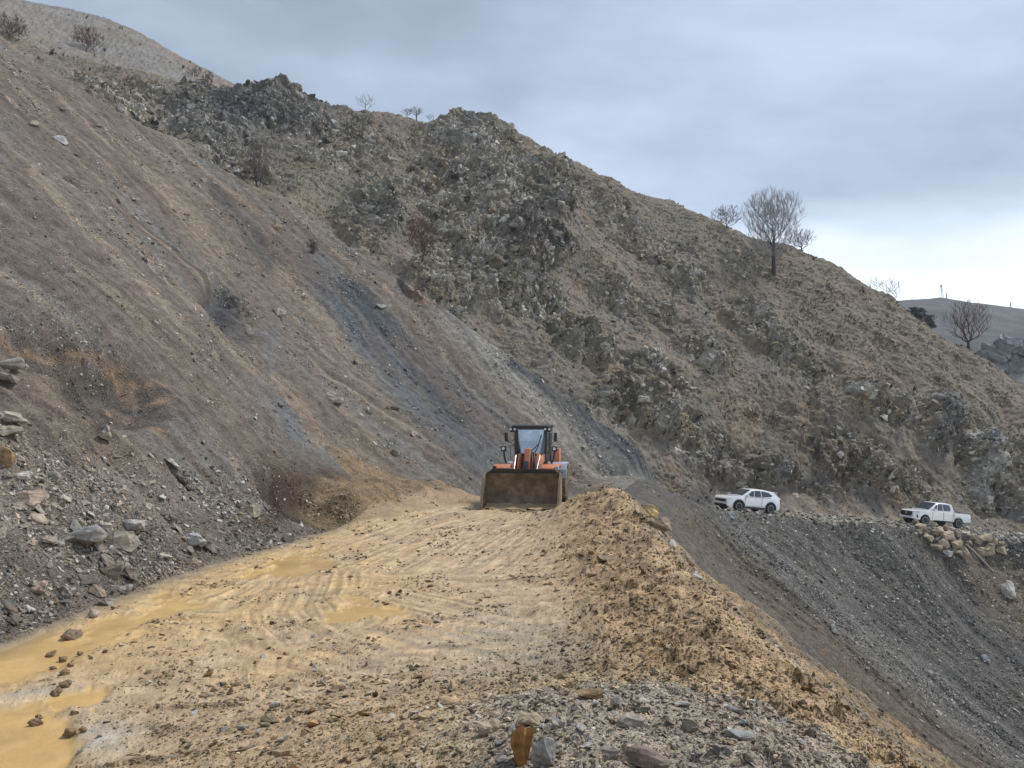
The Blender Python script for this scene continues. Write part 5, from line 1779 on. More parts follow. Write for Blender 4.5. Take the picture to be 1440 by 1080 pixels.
def greenhouse(name, parent, mat, prof, belt, wb, wt, ztop):
    """Cabin shell: prof = roof line (x, z); belt = belt line (x, z)."""
    st = np.linspace(prof[0][0], prof[-1][0], 40)
    bxs, bzs = zip(*belt)
    pxs, pzs = zip(*prof)
    rows = []
    for x in st:
        zr, zb = float(np.interp(x, pxs, pzs)), float(np.interp(x, bxs, bzs)) - 0.03
        zr = max(zr, zb + 0.012)

        def w(z):
            return wb + (wt - wb) * (z - zb) / (ztop - zb)
        sec = [(w(zb), zb), (w(zb + (zr - zb) * .5), zb + (zr - zb) * .5), (w(zr - 0.04 * min(1, (zr - zb) * 4)), zr - 0.04 * min(1, (zr - zb) * 4)), (w(zr) * 0.93, zr), (w(zr) * 0.5, zr + 0.025), (0, zr + 0.03)]
        rows.append([(x, y, z) for y, z in sec])
    k = 6
    vs_, fs_ = [], []
    for r_ in rows:
        vs_ += r_
        vs_ += [(x, -y, z) for x, y, z in r_]
    for i in range(len(rows) - 1):
        for s in (0, 1):
            for j in range(k - 1):
                a, b = (i * 2 + s) * k + j, ((i + 1) * 2 + s) * k + j
                fs_.append((a, a + 1, b + 1, b) if s == 0 else (a, b, b + 1, a + 1))
    o = MB().add(vs_, fs_).build(name, mat, parent, smooth=True, sharp=32)

    def wy(x, z):
        zb = float(np.interp(x, bxs, bzs)) - 0.03
        return wb + (wt - wb) * (z - zb) / (ztop - zb)

    def side_pane(nm, poly):
        for s in (-1, 1):
            m = MB().add([(x, s * (wy(x, z) + 0.008), z) for x, z in poly] + [(x, s * (wy(x, z) - 0.01), z) for x, z in poly],
                         [tuple(range(len(poly))), tuple(range(2 * len(poly) - 1, len(poly) - 1, -1))] + [(i, (i + 1) % len(poly), len(poly) + (i + 1) % len(poly), len(poly) + i) for i in range(len(poly))])
            m.build(nm, MAT['car_glass'], o)

    def end_pane(nm, x0, x1, frac=0.86):
        q = np.linspace(x0, x1, 6)
        v_, f_ = [], []
        for x in q:
            z = float(np.interp(x, pxs, pzs)) + 0.030
            w_ = wy(x, z) * frac
            v_ += [(x, -w_, z - 0.004), (x, -w_ * .5, z + 0.006), (x, 0, z + 0.011), (x, w_ * .5, z + 0.006), (x, w_, z - 0.004)]
        for i in range(5):
            for j in range(4):
                f_.append((i * 5 + j, i * 5 + j + 1, (i + 1) * 5 + j + 1, (i + 1) * 5 + j))
        MB().add(v_, f_).build(nm, MAT['car_glass'], o, smooth=True)
    return o, side_pane, end_pane


def car_wheel(parent, x, y, r, w, spokes=5):
    s = 1 if y > 0 else -1
    wl = empty('wheel', (x, y, r))
    wl.parent = parent
    tp = [(r * .64, -w / 2), (r * .80, -w / 2 * 1.04), (r * .95, -w / 2 * .98), (r, -w / 2 * .75), (r, w / 2 * .75), (r * .95, w / 2 * .98), (r * .80, w / 2 * 1.04), (r * .64, w / 2)]
    MB().lathe(tp, (0, 0, 0), 'y', 28).build('tyre', MAT['tyre'], wl, smooth=True, sharp=50)
    rim = MB().lathe([(r * .66, s * -0.02), (r * .66, s * w * .48), (r * .61, s * w * .5), (r * .58, s * w * .30), (r * .1, s * w * .28)], (0, 0, 0), 'y', 24).build('rim', MAT['black'], wl, smooth=True)
    for k in range(spokes):
        a = 2 * math.pi * k / spokes
        MB().box((math.sin(a) * r * .36, s * w * .40, math.cos(a) * r * .36), (r * .20, w * .12, r * .58), (0, a, 0)).build('spoke', MAT['alloy'], rim, bevel=0.006)
    MB().lathe([(r * .64, s * w * .44), (r * .66, s * w * .52), (r * .60, s * w * .52)], (0, 0, 0), 'y', 24, close=False).build('rim_lip', MAT['alloy'], rim, smooth=True)
    MB().lathe([(r * .15, s * w * .30), (r * .15, s * w * .48), (r * .08, s * w * .50)], (0, 0, 0), 'y', 12).build('hub_cap', MAT['alloy'], rim, smooth=True)
    return wl


def place_car(root, px, heading, shift=0.0):
    """Stands the car on the track's centre line where the photograph's column px crosses it."""
    best = None
    for i in range(40, len(ROAD) - 1):
        for t in np.linspace(0, 1, 25):
            q = lerp(ROAD[i], ROAD[i + 1], t)
            u_, v_, d_ = world2pix(q[0], q[1], q[2])
            if best is None or abs(u_ - px) < best[0]:
                best = (abs(float(u_) - px), q, ROAD[i + 1] - ROAD[i])
    _, q, tg = best
    tg = tg[:3] / np.linalg.norm(tg[:2])
    n_ = np.array([tg[1], -tg[0]])
    h = R(heading)
    along = -(math.cos(h) * tg[0] + math.sin(h) * tg[1])
    root.location = (q[0] + n_[0] * shift, q[1] + n_[1] * shift, q[2] + 0.06)
    root.rotation_euler = Euler((0, math.atan(tg[2]) * along, h), 'XYZ')


def sport_utility():
    root = empty('parked_car')
    tag(root, 'white sport utility car with dark lower trim parked on the gravel track', 'car')
    body = car_body('body', root, MAT['white'], (-2.24, 2.25),
                    [(-2.24, 0.92), (-2.18, 1.06), (-2.0, 1.13), (-1.5, 1.13), (0.4, 1.05), (0.9, 1.04), (1.3, 1.03), (1.8, 1.0), (2.08, 0.96), (2.19, 0.90), (2.25, 0.80)],
                    [(-2.24, .76), (-2.15, .86), (-1.9, .915), (-1.3, .935), (0, .925), (1.4, .935), (1.9, .91), (2.12, .86), (2.25, .76)],
                    [(-2.24, .42), (-2.1, .32), (-1.7, .28), (1.8, .27), (2.1, .26), (2.25, .36)], (1.36, -1.32), 0.43)
    gh, side, end = greenhouse('cabin', root, MAT['white'], [(-2.17, 1.10), (-2.05, 1.22), (-1.80, 1.46), (-1.60, 1.54), (-1.0, 1.615), (-0.4, 1.635), (0.05, 1.60), (0.30, 1.52), (0.70, 1.29), (1.12, 1.05)],
                               [(-2.17, 1.10), (-1.5, 1.13), (0.4, 1.06), (1.12, 1.03)], 0.875, 0.655, 1.64)
    side('front_side_window', [(0.72, 1.12), (0.10, 1.11), (0.03, 1.505), (0.20, 1.495)][::1])
    side('front_door_window', [(0.05, 1.11), (-0.52, 1.13), (-0.52, 1.545), (-0.02, 1.53)])
    side('rear_door_window', [(-0.58, 1.13), (-1.30, 1.19), (-1.52, 1.27), (-1.20, 1.475), (-0.58, 1.545)])
    end('windscreen', 0.26, 1.02, 0.90)
    end('rear_window', -2.06, -1.84, 0.82)
    for s in (-1, 1):
        MB().box((0, s * 0.925, 0.33), (1.86, 0.05, 0.15)).build('side_sill', MAT['black'], root, bevel=0.02)
        MB().box((-0.02, s * 0.942, 0.455), (1.5, 0.02, 0.05), (0, R(2), 0)).build('sill_trim', MAT['alloy'], root)
        for wx in (1.36, -1.32):
            a = MB()
            v_, f_ = [], []
            for i, t in enumerate(np.linspace(-0.12, math.pi + 0.12, 21)):
                for rr_a in (0.425, 0.49):
                    v_.append((wx + rr_a * math.cos(t), s * 0.945, 0.36 + rr_a * math.sin(t)))
                    v_.append((wx + rr_a * math.cos(t), s * 0.86, 0.36 + rr_a * math.sin(t)))
            for i in range(20):
                b_ = i * 4
                f_ += [(b_, b_ + 2, b_ + 6, b_ + 4), (b_ + 1, b_ + 5, b_ + 7, b_ + 3), (b_, b_ + 4, b_ + 5, b_ + 1), (b_ + 2, b_ + 3, b_ + 7, b_ + 6)]
            a.add(v_, f_).build('arch_trim', MAT['black'], root)
            car_wheel(root, wx, s * 0.83, 0.36, 0.235)
        MB().box((0.76, s * 1.00, 1.13), (0.20, 0.22, 0.13), (0, 0, s * 0.1)).build('wing_mirror', MAT['white'], root, bevel=0.04)
        MB().add([(2.18, s * .56, .80), (2.06, s * .82, .82), (1.90, s * .905, .84), (1.98, s * .895, .70), (2.14, s * .78, .64)], [(0, 1, 2, 3, 4)]).build('headlamp', MAT['lamp'], root)
        MB().box((2.02, s * 0.82, 0.72), (0.10, 0.10, 0.16), (0, 0, s * -0.9)).build('headlamp_strip', MAT['chrome'], root, bevel=0.02)
        MB().box((2.10, s * 0.66, 0.40), (0.16, 0.34, 0.10), (0, 0, s * -0.45)).build('fog_lamp_trim', MAT['chrome'], root, bevel=0.02)
        MB().box((-2.16, s * 0.70, 0.98), (0.12, 0.34, 0.10), (0, 0, s * 0.35)).build('tail_lamp', MAT['tail'], root, bevel=0.02)
        MB().box((0.02, s * 0.935, 0.93), (0.16, 0.03, 0.03)).build('door_handle', MAT['white'], root, bevel=0.008)
        MB().box((-1.0, s * 0.937, 0.95), (0.16, 0.03, 0.03)).build('door_handle', MAT['white'], root, bevel=0.008)
    for s in (-1, 1):
        for xx in (0.86, -0.54, -1.42):
            MB().box((xx, s * 0.934, 0.76), (0.014, 0.02, 0.62 if xx > -1 else 0.30)).build('door_seam', MAT['black'], root)
        MB().box((-0.26, s * 0.894, 1.085), (2.2, 0.02, 0.018), (0, R(1.6), 0)).build('belt_trim', MAT['black'], root)
    MB().prism([(2.10, 0.58), (2.285, 0.60), (2.285, 0.76), (2.10, 0.80)], -0.62, 0.62, 'xz').build('grille', MAT['black'], root, bevel=0.02)
    MB().prism([(2.0, 0.22), (2.265, 0.27), (2.275, 0.44), (2.0, 0.46)], -0.70, 0.70, 'xz').build('front_valance', MAT['black'], root, bevel=0.03)
    MB().box((2.292, 0, 0.52), (0.012, 0.52, 0.115)).build('number_plate', MAT['plate'], root)
    MB().box((-2.25, 0, 0.40), (0.10, 1.36, 0.18)).build('rear_valance', MAT['black'], root, bevel=0.03)
    MB().box((0.0, 0, 0.36), (3.9, 1.3, 0.22)).build('underbody', MAT['black'], root)
    MB().prism([(-2.12, 1.50), (-1.72, 1.555), (-1.70, 1.535), (-2.10, 1.475)], -0.58, 0.58, 'xz').build('roof_spoiler', MAT['white'], gh, bevel=0.01)
    return root


def pickup():
    root = empty('pickup_truck')
    tag(root, 'white double cab pickup truck parked above the tan boulder pile', 'pickup truck')
    body = car_body('body', root, MAT['white'], (-2.64, 2.66),
                    [(-2.64, 1.02), (-2.55, 1.12), (-1.05, 1.13), (-0.9, 1.13), (0.9, 1.12), (1.2, 1.13), (1.9, 1.10), (2.4, 1.03), (2.6, 0.93), (2.66, 0.82)],
                    [(-2.64, .86), (-2.5, .89), (-1.0, .905), (0.8, .905), (1.7, .93), (2.2, .90), (2.5, .80), (2.66, .66)],
                    [(-2.64, .58), (-2.3, .50), (-1.9, .46), (1.8, .42), (2.3, .40), (2.66, .46)], (1.72, -1.42), 0.47, bed=(-2.56, -1.02), mid=0.80)
    gh, side, end = greenhouse('cabin', root, MAT['white'], [(-1.02, 1.12), (-0.97, 1.40), (-0.86, 1.74), (-0.6, 1.79), (0.0, 1.81), (0.42, 1.79), (0.62, 1.72), (1.0, 1.44), (1.42, 1.14)],
                               [(-1.02, 1.12), (1.42, 1.12)], 0.865, 0.69, 1.81)
    side('front_quarter_window', [(0.98, 1.22), (0.62, 1.21), (0.54, 1.66), (0.60, 1.65)])
    side('front_door_window', [(0.56, 1.21), (0.06, 1.22), (0.06, 1.715), (0.46, 1.70)])
    side('rear_door_window', [(0.00, 1.22), (-0.62, 1.24), (-0.70, 1.36), (-0.62, 1.69), (0.00, 1.715)])
    end('windscreen', 0.60, 1.34, 0.92)
    MB().box((-1.028, 0, 1.45), (0.02, 1.25, 0.42), (0, R(-8), 0)).build('rear_window', MAT['car_glass'], gh)
    MB().box((-1.78, 0, 0.715), (1.5, 1.5, 0.02)).build('bed_liner', MAT['black'], root)
    MB().box((-2.60, 0, 0.90), (0.07, 1.50, 0.42)).build('tailgate', MAT['white'], root, bevel=0.02)
    for s in (-1, 1):
        for wx in (1.72, -1.42):
            car_wheel(root, wx, s * 0.80, 0.385, 0.25, 6)
        MB().box((0.0, s * 0.90, 0.44), (1.9, 0.14, 0.06)).build('side_step', MAT['black'], root, bevel=0.02)
        MB().box((0.98, s * 1.00, 1.24), (0.16, 0.24, 0.18), (0, 0, s * 0.1)).build('wing_mirror', MAT['white'], root, bevel=0.04)
        MB().add([(2.62, s * .50, .98), (2.48, s * .80, 1.02), (2.18, s * .905, 1.05), (2.24, s * .905, .92), (2.54, s * .76, .88), (2.65, s * .52, .86)], [(0, 1, 2, 3, 4, 5)]).build('headlamp', MAT['lamp'], root)
        MB().box((2.40, s * 0.825, 0.66), (0.10, 0.07, 0.26), (0, R(12), s * -0.6)).build('fog_lamp_recess', MAT['black'], root, bevel=0.02)
        MB().box((-2.62, s * 0.82, 0.92), (0.10, 0.12, 0.34)).build('tail_lamp', MAT['tail'], root, bevel=0.02)
        MB().box((0.22, s * 0.912, 1.0), (0.18, 0.03, 0.035)).build('door_handle', MAT['chrome'], root, bevel=0.008)
        MB().box((-0.62, s * 0.912, 1.0), (0.18, 0.03, 0.035)).build('door_handle', MAT['chrome'], root, bevel=0.008)
    for s in (-1, 1):
        for xx in (1.06, 0.03, -0.86):
            MB().box((xx, s * 0.908, 0.82), (0.014, 0.02, 0.58)).build('door_seam', MAT['black'], root)
        MB().box((-1.01, s * 0.903, 0.80), (0.02, 0.02, 0.62)).build('bed_gap', MAT['black'], root)
    gr = MB().add([(2.66, -.54, .98), (2.66, .54, .98), (2.70, .60, .78), (2.70, .46, .62), (2.70, -.46, .62), (2.70, -.60, .78), (2.5, -.54, .98), (2.5, .54, .98), (2.5, .60, .78), (2.5, .46, .62), (2.5, -.46, .62), (2.5, -.60, .78)],
                  [(0, 1, 2, 3, 4, 5)] + [(i, (i + 1) % 6, 6 + (i + 1) % 6, 6 + i) for i in range(6)]).build('grille', MAT['black'], root)
    MB().lathe([(0.075, 0), (0.09, 0.012), (0.075, 0.02), (0.062, 0.012)], (2.692, 0, 0.86), 'x', 20, close=False).build('round_emblem', MAT['chrome'], gr, smooth=True)
    MB().box((2.65, 0, 0.50), (0.12, 1.30, 0.12)).build('front_bumper', MAT['white'], root, bevel=0.04)
    MB().box((2.718, 0, 0.545), (0.012, 0.52, 0.11)).build('number_plate', MAT['plate'], root)
    MB().box((-2.70, 0, 0.56), (0.16, 1.5, 0.16)).build('rear_bumper', MAT['chrome'], root, bevel=0.03)
    MB().box((0.0, 0, 0.52), (4.7, 1.2, 0.2)).build('underbody', MAT['black'], root)
    return root


place_car(sport_utility(), 1047, 200, 0.2)
place_car(pickup(), 1309, 195, 0.4)

# ------------------------------------------------------------------ bare trees and shrubs
MAT['bark'] = paint('dark_bark', (.060, .050, .045), 0.9, dirt=0.25, dirtcol=(.11, .095, .08), scale=6, spec=0.2)
MAT['twig'] = paint('grey_twigs', (.115, .098, .090), 0.9, dirt=0.2, dirtcol=(.16, .14, .125), scale=3, spec=0.2)
MAT['twig_pale'] = paint('pale_twigs', (.30, .29, .285), 0.9, dirt=0.2, dirtcol=(.36, .35, .34), scale=3, spec=0.2)
MAT['twig_red'] = paint('russet_twigs', (.125, .083, .068), 0.9, dirt=0.2, dirtcol=(.17, .12, .10), scale=3, spec=0.2)


def crown_graph(rs, h, w, low=0.35, n=260, stems=1, skirt=False, alpha=0.42, fork=None):
    """Grows a bare tree into an envelope: every target point joins the node that keeps the way back to the root short."""
    cz, rz, rx = h * (low + 1) / 2, h * (1 - low) / 2, w / 2
    T = []
    while len(T) < n:
        v = rs.normal(size=3)
        v /= np.linalg.norm(v)
        rr = rs.random() ** 0.42
        q = np.array([v[0] * rx * rr, v[1] * rx * rr, cz + v[2] * rz * rr])
        q[:2] *= 0.9 + 0.2 * rs.random()
        T.append(q)
    if skirt:
        for _ in range(int(n * 0.42)):
            a, rr = rs.random() * 6.28, rs.random() ** 0.5
            z = h * rs.uniform(0.16, 0.50)
            r_ = w * 0.40 * rr * sstep(h * 0.08, h * 0.22, z)
            T.append(np.array([math.cos(a) * r_, math.sin(a) * r_, z + 0.10 * h * rr]))
    nodes, par, cost = [], [], []
    for s in range(stems):
        off_ = np.zeros(3) if stems == 1 else np.append(rs.normal(0, w * 0.03, 2), 0)
        top_ = off_ * (5 if stems > 1 else 1)
        hh = h * (fork if fork else max(low * 1.1, 0.12))
        prev = -1
        for t in np.linspace(0, 1, 6):
            q = lerp(off_, top_, t) + np.array([rs.normal(0, .006), rs.normal(0, .006), 0]) * h * t
            q[2] = -0.25 + (hh + 0.25) * t
            nodes.append(q)
            par.append(prev)
            cost.append(0.0 if prev < 0 else cost[prev] + np.linalg.norm(q - nodes[prev]))
            prev = len(nodes) - 1
    T.sort(key=lambda q: np.linalg.norm(q - nodes[5]) + 0.2 * abs(q[2]))
    for q in T:
        P_ = np.array(nodes)
        d = np.linalg.norm(P_ - q, axis=1)
        c = d + alpha * np.array(cost) + 2.0 * np.maximum(0, P_[:, 2] - q[2] + 0.05 * h) + (P_[:, 2] < 0.05 * h) * h
        i = int(np.argmin(c))
        m = (nodes[i] + q) / 2 + rs.normal(0, 0.06, 3) * d[i] - np.array([0, 0, 0.07 * d[i]])
        nodes.append(m)
        par.append(i)
        cost.append(cost[i] + d[i] / 2)
        nodes.append(q)
        par.append(len(nodes) - 2)
        cost.append(cost[i] + d[i])
    k = len(nodes)
    cnt = np.zeros(k)
    kids = [[] for _ in range(k)]
    for i in range(k):
        if par[i] >= 0:
            kids[par[i]].append(i)
    for i in range(k - 1, -1, -1):
        if not kids[i]:
            cnt[i] = 1
        if par[i] >= 0:
            cnt[par[i]] += cnt[i]
    return nodes, par, kids, cnt


def tree(name, label, px, py, hpx, seed, cat='tree', group=None, twig='twig', far=1e9, near=0, width=30, low=0.3, n=200, stems=1, skirt=False, r0=0.020, twigs=3, tl=0.085, alpha=0.42, fork=None):
    p, d = hit(px, py, near=near, far=far)
    if p is None:
        return
    root = empty(name, p - Vector((0, 0, 0.05)))
    tag(root, label, cat, group)
    rs = np.random.default_rng(seed)
    h, w = hpx * d / FPX, width * d / FPX
    nodes, par, kids, cnt = crown_graph(rs, h, w, low, n, stems, skirt, alpha, fork)
    rt = r0 * h
    tr = d * (1.7e-4 if cat == 'shrub' else 0.8e-4)
    rad_ = np.maximum(rt * (cnt / cnt.max()) ** 0.46, 0.010)
    rad_[:6 * stems] *= np.tile(np.linspace(1.25, 1.0, 6), stems)
    tk, cr = MB(), MB()
    for i in range(len(nodes)):
        j = par[i]
        if j < 0:
            continue
        big = rad_[i] > rt * 0.30
        (tk if big else cr).tube([nodes[j], nodes[i]], [min(rad_[j], rad_[i] * 1.35), rad_[i]], 7 if big else (4 if rad_[i] > 0.02 else 3), cap=False)
    for i in range(6 * stems, len(nodes)):
        if kids[i] and rs.random() > 0.25:
            continue
        q = nodes[i]
        out = q - nodes[par[i]]
        out /= np.linalg.norm(out) + 1e-9
        for _ in range(twigs):
            dd = out * 0.9 + rs.normal(0, 0.38, 3) + np.array([0, 0, 0.42])
            dd /= np.linalg.norm(dd)
            ln = tl * h * rs.uniform(0.5, 1.2)
            m = q + dd * ln * 0.5 + rs.normal(0, 0.06, 3) * ln
            e = q + dd * ln + np.array([0, 0, 0.12 * ln])
            cr.tube([q, m, e], [tr, tr * 0.8, tr * 0.55], 3, cap=False)
    tk.build('trunk', MAT['bark'], root, smooth=True)
    cr.build('crown', MAT[twig], root, smooth=True)
    return root


tree('bare_tree', 'large bare round-crowned tree standing alone on the hillside', 1087, 386, 120, 5, width=84, skirt=True, far=110, twig='twig_pale', low=0.42, n=800, r0=0.021, twigs=5, tl=0.07, fork=0.50)
tree('bare_tree', 'small bare tree on the skyline uphill of the large round-crowned tree', 1026, 312, 30, 6, width=46, low=0.15, n=280, far=115, r0=0.03, twigs=5, tl=0.14)
tree('bare_tree', 'small bushy bare tree on the skyline downhill of the large round-crowned tree', 1129, 346, 28, 7, width=40, low=0.15, n=280, far=115, r0=0.03, tl=0.14, twigs=5)
tree('bare_tree', 'slender dark bare tree beside the grassy patch at the top of the scree', 364, 262, 62, 8, width=34, low=0.25, n=300, near=40, far=100, stems=3, alpha=0.25, r0=0.014, tl=0.10)
tree('bare_shrub', 'reddish bare shrub in the cleft of the crags above the scree', 590, 366, 62, 9, cat='shrub', width=44, twig='twig_red', low=0.2, n=260, near=40, far=110, stems=3, alpha=0.25, r0=0.012, tl=0.12)
tree('bare_shrub', 'round russet shrub on the pale grassy shoulder', 123, 72, 32, 10, cat='shrub', width=38, twig='twig_red', low=0.05, n=220, near=62, stems=5, far=300, r0=0.016, tl=0.16, twigs=5)
tree('bare_shrub', 'large grey bare shrub at the top edge of the brown scree', 16, 56, 36, 11, cat='shrub', width=42, low=0.05, n=260, near=40, stems=5, far=300, r0=0.014, tl=0.14, twigs=5)
tree('bare_tree', 'pale twin-stemmed bare tree on the skyline above the dark crag', 513, 154, 22, 12, width=28, twig='twig_pale', low=0.2, n=70, near=60, stems=2, far=120, r0=0.016, twigs=2, tl=0.2)
tree('bare_tree', 'tiny dark forked tree on the skyline saddle beside the high crag', 588, 166, 20, 13, width=20, low=0.45, n=110, near=60, far=125, r0=0.035, tl=0.10)
tree('bare_shrub', 'tiny dark spreading shrub next to the forked skyline tree', 572, 162, 12, 14, cat='shrub', width=18, low=0.4, n=70, near=60, far=125, r0=0.03, tl=0.14)
tree('bare_shrub', 'faint pale shrub on the saddle next to the high crag', 602, 168, 10, 15, cat='shrub', width=14, twig='twig_pale', low=0.2, n=30, near=60, far=125, twigs=2, tl=0.2)
tree('bare_tree', 'pale bare tree with upright twigs rising behind the right-hand skyline', 1253, 420, 30, 16, width=30, twig='twig_pale', low=0.15, n=130, near=60, far=115, stems=2, r0=0.014, tl=0.14)
tree('bare_tree', 'thin pale bare tree behind the right-hand skyline, uphill of its neighbour', 1232, 410, 22, 17, width=24, twig='twig_pale', low=0.15, n=70, near=60, far=115, stems=2, r0=0.012, twigs=2, tl=0.18)
tree('bare_tree', 'brown bare tree with long low branches in front of the distant hill', 1364, 486, 70, 18, width=62, low=0.18, n=420, near=60, far=115, twig='twig_red', r0=0.024, twigs=3, tl=0.10, fork=0.14)
for k, (px, py, h, w, lab, tw) in enumerate([(440, 356, 22, 16, 'small upright russet shrub at the scree edge', 'twig_red'), (742, 352, 40, 44, 'dark scrub growing on the black crag face', 'twig'), (1058, 592, 20, 28, 'dark red shrub above the tan gully behind the white car', 'twig_red'),
                                             (1086, 600, 16, 24, 'smaller dull shrub next to the dark red shrub', 'twig'), (272, 108, 14, 22, 'grey brown shrub below the russet ridge line', 'twig'), (293, 120, 20, 16, 'russet shrub where the ridge drops to the dark crag', 'twig_red'), (1308, 452, 16, 26, 'dark bush behind the right-hand ridge next to the black rocks', 'twig'),
                                             (760, 372, 26, 30, 'thin scrub at the foot of the black crag face', 'twig_red'), (315, 150, 16, 26, 'dark scrub among the slate crags', 'twig'), (305, 232, 14, 12, 'low dark shrub beside the slender tree', 'twig')]):
    tree('bare_shrub', lab, px, py, h, 40 + k, cat='shrub', width=w, twig=tw, low=0.05, n=90, near=40, stems=4, far=200, r0=0.012, twigs=4, tl=0.18)

# ------------------------------------------------------------------ far hill with masts, rocks behind the ridge
def far_hill():
    fa = np.radians(np.linspace(8, 62, 160))
    fr_ = np.geomspace(255, 1150, 110)
    rr2, aa2 = np.meshgrid(fr_, fa, indexing='ij')
    x, y = rr2 * np.sin(aa2), rr2 * np.cos(aa2)
    pxx = CX + FPX * np.tan(np.clip(aa2, 0, 1.1))
    skyv = np.interp(pxx, [1100, 1270, 1290, 1330, 1370, 1440, 1560, 1800], [436, 421, 420, 417, 424, 433, 440, 470])
    t_sky = (HOR - skyv) / FPX
    yy = y
    prof_ = np.interp(yy, [230, 330, 450, 620, 760, 1100], [-0.05, 0.02, 0.075, 1.0, 0.9, 0.6])
    low = np.interp(yy, [200, 330, 450, 620], [-0.02, 0.035, 0.085, 0.0])
    tt = np.where(yy < 620, lerp(low, t_sky, sstep(300, 620, yy)), t_sky * np.interp(yy, [620, 1100], [1.0, 0.55]))
    z = EYE[2] + tt * yy
    z = z + 4.5 * fbm(x / 90, y / 90, 4, 401) * sstep(700, 560, yy) * sstep(620, 540, yy) + 1.2 * fbm(x / 22, y / 22, 4, 405)
    c = mixc(np.broadcast_to(np.array((.095, .092, .088), np.float32), x.shape + (3,)), (.055, .055, .056), sstep(-0.1, 0.35, fbm(x / 40, y / 40, 4, 409)) * 0.8)
    c = mixc(c, (.13, .125, .115), sstep(0.1, 0.4, fbm(x / 25, y / 25, 4, 413)) * 0.5)
    ids = np.arange(x.size).reshape(x.shape)
    f = np.stack([ids[:-1, :-1], ids[1:, :-1], ids[1:, 1:], ids[:-1, 1:]], -1).reshape(-1, 4)
    me = np_mesh('far_hill', np.stack([x, y, z], -1).reshape(-1, 3), f)
    a = me.attributes.new('col', 'FLOAT_COLOR', 'POINT')
    a.data.foreach_set('color', np.concatenate([c.reshape(-1, 3), np.ones((x.size, 1), np.float32)], 1).astype(np.float32).ravel())
    MAT['far'] = ground_mat('distant_hillside', bump=0.8, fine=0.5, rough=1.0, speck=0.35, bdist=1.5)
    o = link('far_hill', me, None, MAT['far'])
    return tag(o, 'hazy brown distant hill beyond the ridge', kind='structure')


far_hill()
MAT['mast'] = paint('galvanised_mast', (.34, .35, .37), 0.6, metal=0.4, dirt=0.1)


def mast(px, py, hpx, label, w=1.0):
    p = pix2world(px, py + 1, 615)
    h = hpx * 615 / FPX
    root = empty('radio_mast', p)
    tag(root, label, 'mast')
    for sx in (-1, 1):
        for sy in (-1, 1):
            MB().tube([(sx * w, sy * w, -2), (sx * w * .35, sy * w * .35, h * .85)], 0.14, 5).build('leg', MAT['mast'], root)
    br = MB()
    for k in range(6):
        t0, t1 = k / 6 * .85, (k + 1) / 6 * .85
        a0, a1 = w * (1 - .65 * t0 / .85), w * (1 - .65 * t1 / .85)
        br.tube([(-a0, -a0, h * t0), (a1, -a1, h * t1)], 0.07, 4)
        br.tube([(a0, -a0, h * t0), (-a1, -a1, h * t1)], 0.07, 4)
        br.tube([(-a1, -a1, h * t1), (a1, -a1, h * t1)], 0.07, 4)
    br.build('bracing', MAT['mast'], root)
    MB().box((0, 0, h * .92), (w * .9, w * .9, h * .14)).build('antenna_head', MAT['mast'], root)


mast(1324, 417, 18, 'tall lattice mast on the crest of the distant hill', 1.3)
mast(1331, 418, 8, 'short mast next to the tall lattice mast on the distant hill', 0.5)
mast(1421, 431, 7, 'lone small mast far along the crest of the distant hill', 0.5)


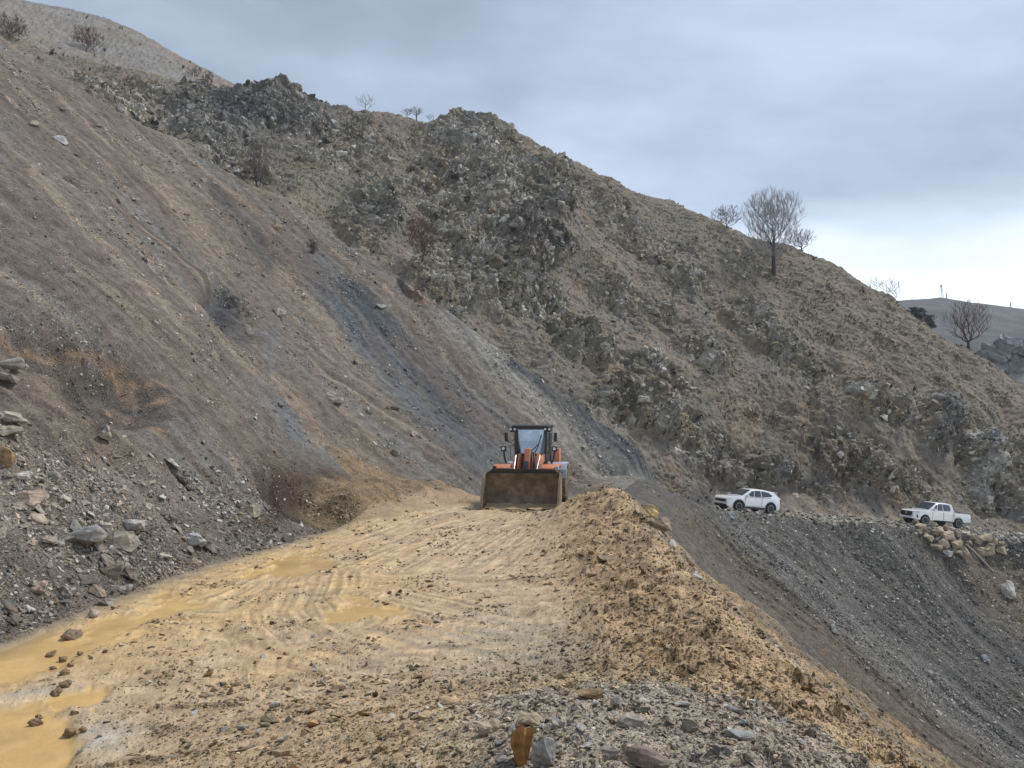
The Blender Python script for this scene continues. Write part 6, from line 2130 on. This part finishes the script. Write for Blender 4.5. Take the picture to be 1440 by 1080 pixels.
def outcrop(name, label, cx, cy, w, h, depth, tint, seed, n=26):
    """A crag as one rock mass: overlapping broken blocks joined into a single mesh."""
    rs = np.random.default_rng(seed)
    bm = bmesh.new()
    c0 = pix2world(cx, cy, depth)
    k = depth / FPX
    for i in range(n):
        u, v = rs.uniform(-1, 1), rs.uniform(-1, 0.9)
        if u * u * .9 + (max(v, 0)) ** 2 > 1:
            continue
        src = BOULD[int(rs.integers(0, 10))]
        t = bmesh.new()
        t.from_mesh(src)
        s = rs.uniform(0.28, 0.55) * h * k * 1.3
        M = Matrix.Translation((u * w / 2 * k, rs.uniform(-.5, .5) * h * k * .5 - v * h * k * .3, v * h / 2 * k - abs(u) * h * k * .15)) @ Euler((rs.uniform(-.5, .5), rs.uniform(.2, .9), rs.uniform(-1, 1))).to_matrix().to_4x4() @ Matrix.Diagonal((s * 1.2, s, s, 1))
        t.transform(M)
        tm = bpy.data.meshes.new('tmp')
        t.to_mesh(tm)
        t.free()
        bm.from_mesh(tm)
        bpy.data.meshes.remove(tm)
    me = bpy.data.meshes.new(name)
    bm.to_mesh(me)
    bm.free()
    me.materials.append(MAT['stone_o'])
    o = link(name, me)
    o.location = c0
    o['tint'] = list(tint)
    return tag(o, label, 'outcrop')


outcrop('rock_outcrop', 'grey blocky outcrop standing in front of the distant hill', 1418, 498, 70, 44, 128, (.225, .235, .25), 61, 40)
outcrop('rock_outcrop', 'black jagged rocks poking up behind the ridge near the brown tree', 1288, 440, 24, 16, 93, (.075, .085, .09), 62, 20)
outcrop('rock_outcrop', 'black jagged rocks lower down the ridge beside the dark bush', 1306, 452, 20, 14, 93, (.085, .095, .10), 63, 18)

# grey pole lying on the slope below the boulder pile
p0, d0 = hit(1357, 768, near=45)
p1, d1 = hit(1398, 806, near=45)
MAT['pole'] = paint('weathered_pole', (.33, .31, .29), 0.85, dirt=0.3)
tag(MB().tube([p0 + Vector((0, 0, .16)), (p0 + p1) / 2 + Vector((0, 0, .22)), p1 + Vector((0, 0, .12))], [0.09, 0.08, 0.07], 8).build('pole', MAT['pole'], smooth=True), 'grey pole lying down the slope through the boulder pile', 'pole')

# ------------------------------------------------------------------ thin haze over the whole place
def haze():
    x0, x1, y0, y1, z0, z1 = -255, 1250, -255, 1250, float(min(Z.min(), -140)) - 1.0, max(float(Z.max()), 125.0) + 6.0
    m = bpy.data.materials.new('haze_air')
    m.use_nodes = True
    N, L = m.node_tree.nodes, m.node_tree.links
    N.clear()
    out = N.new('ShaderNodeOutputMaterial')
    pv_ = N.new('ShaderNodeVolumePrincipled')
    pv_.inputs['Color'].default_value = (.80, .88, 1.0, 1)
    pv_.inputs['Density'].default_value = HAZE
    pv_.inputs['Anisotropy'].default_value = 0.2
    L.new(pv_.outputs[0], out.inputs['Volume'])
    o = MB().box(((x0 + x1) / 2, (y0 + y1) / 2, (z0 + z1) / 2), (x1 - x0, y1 - y0, z1 - z0)).build('haze', m)
    return tag(o, 'thin pale haze in the air', kind='stuff')


HAZE = 0.00028
haze()
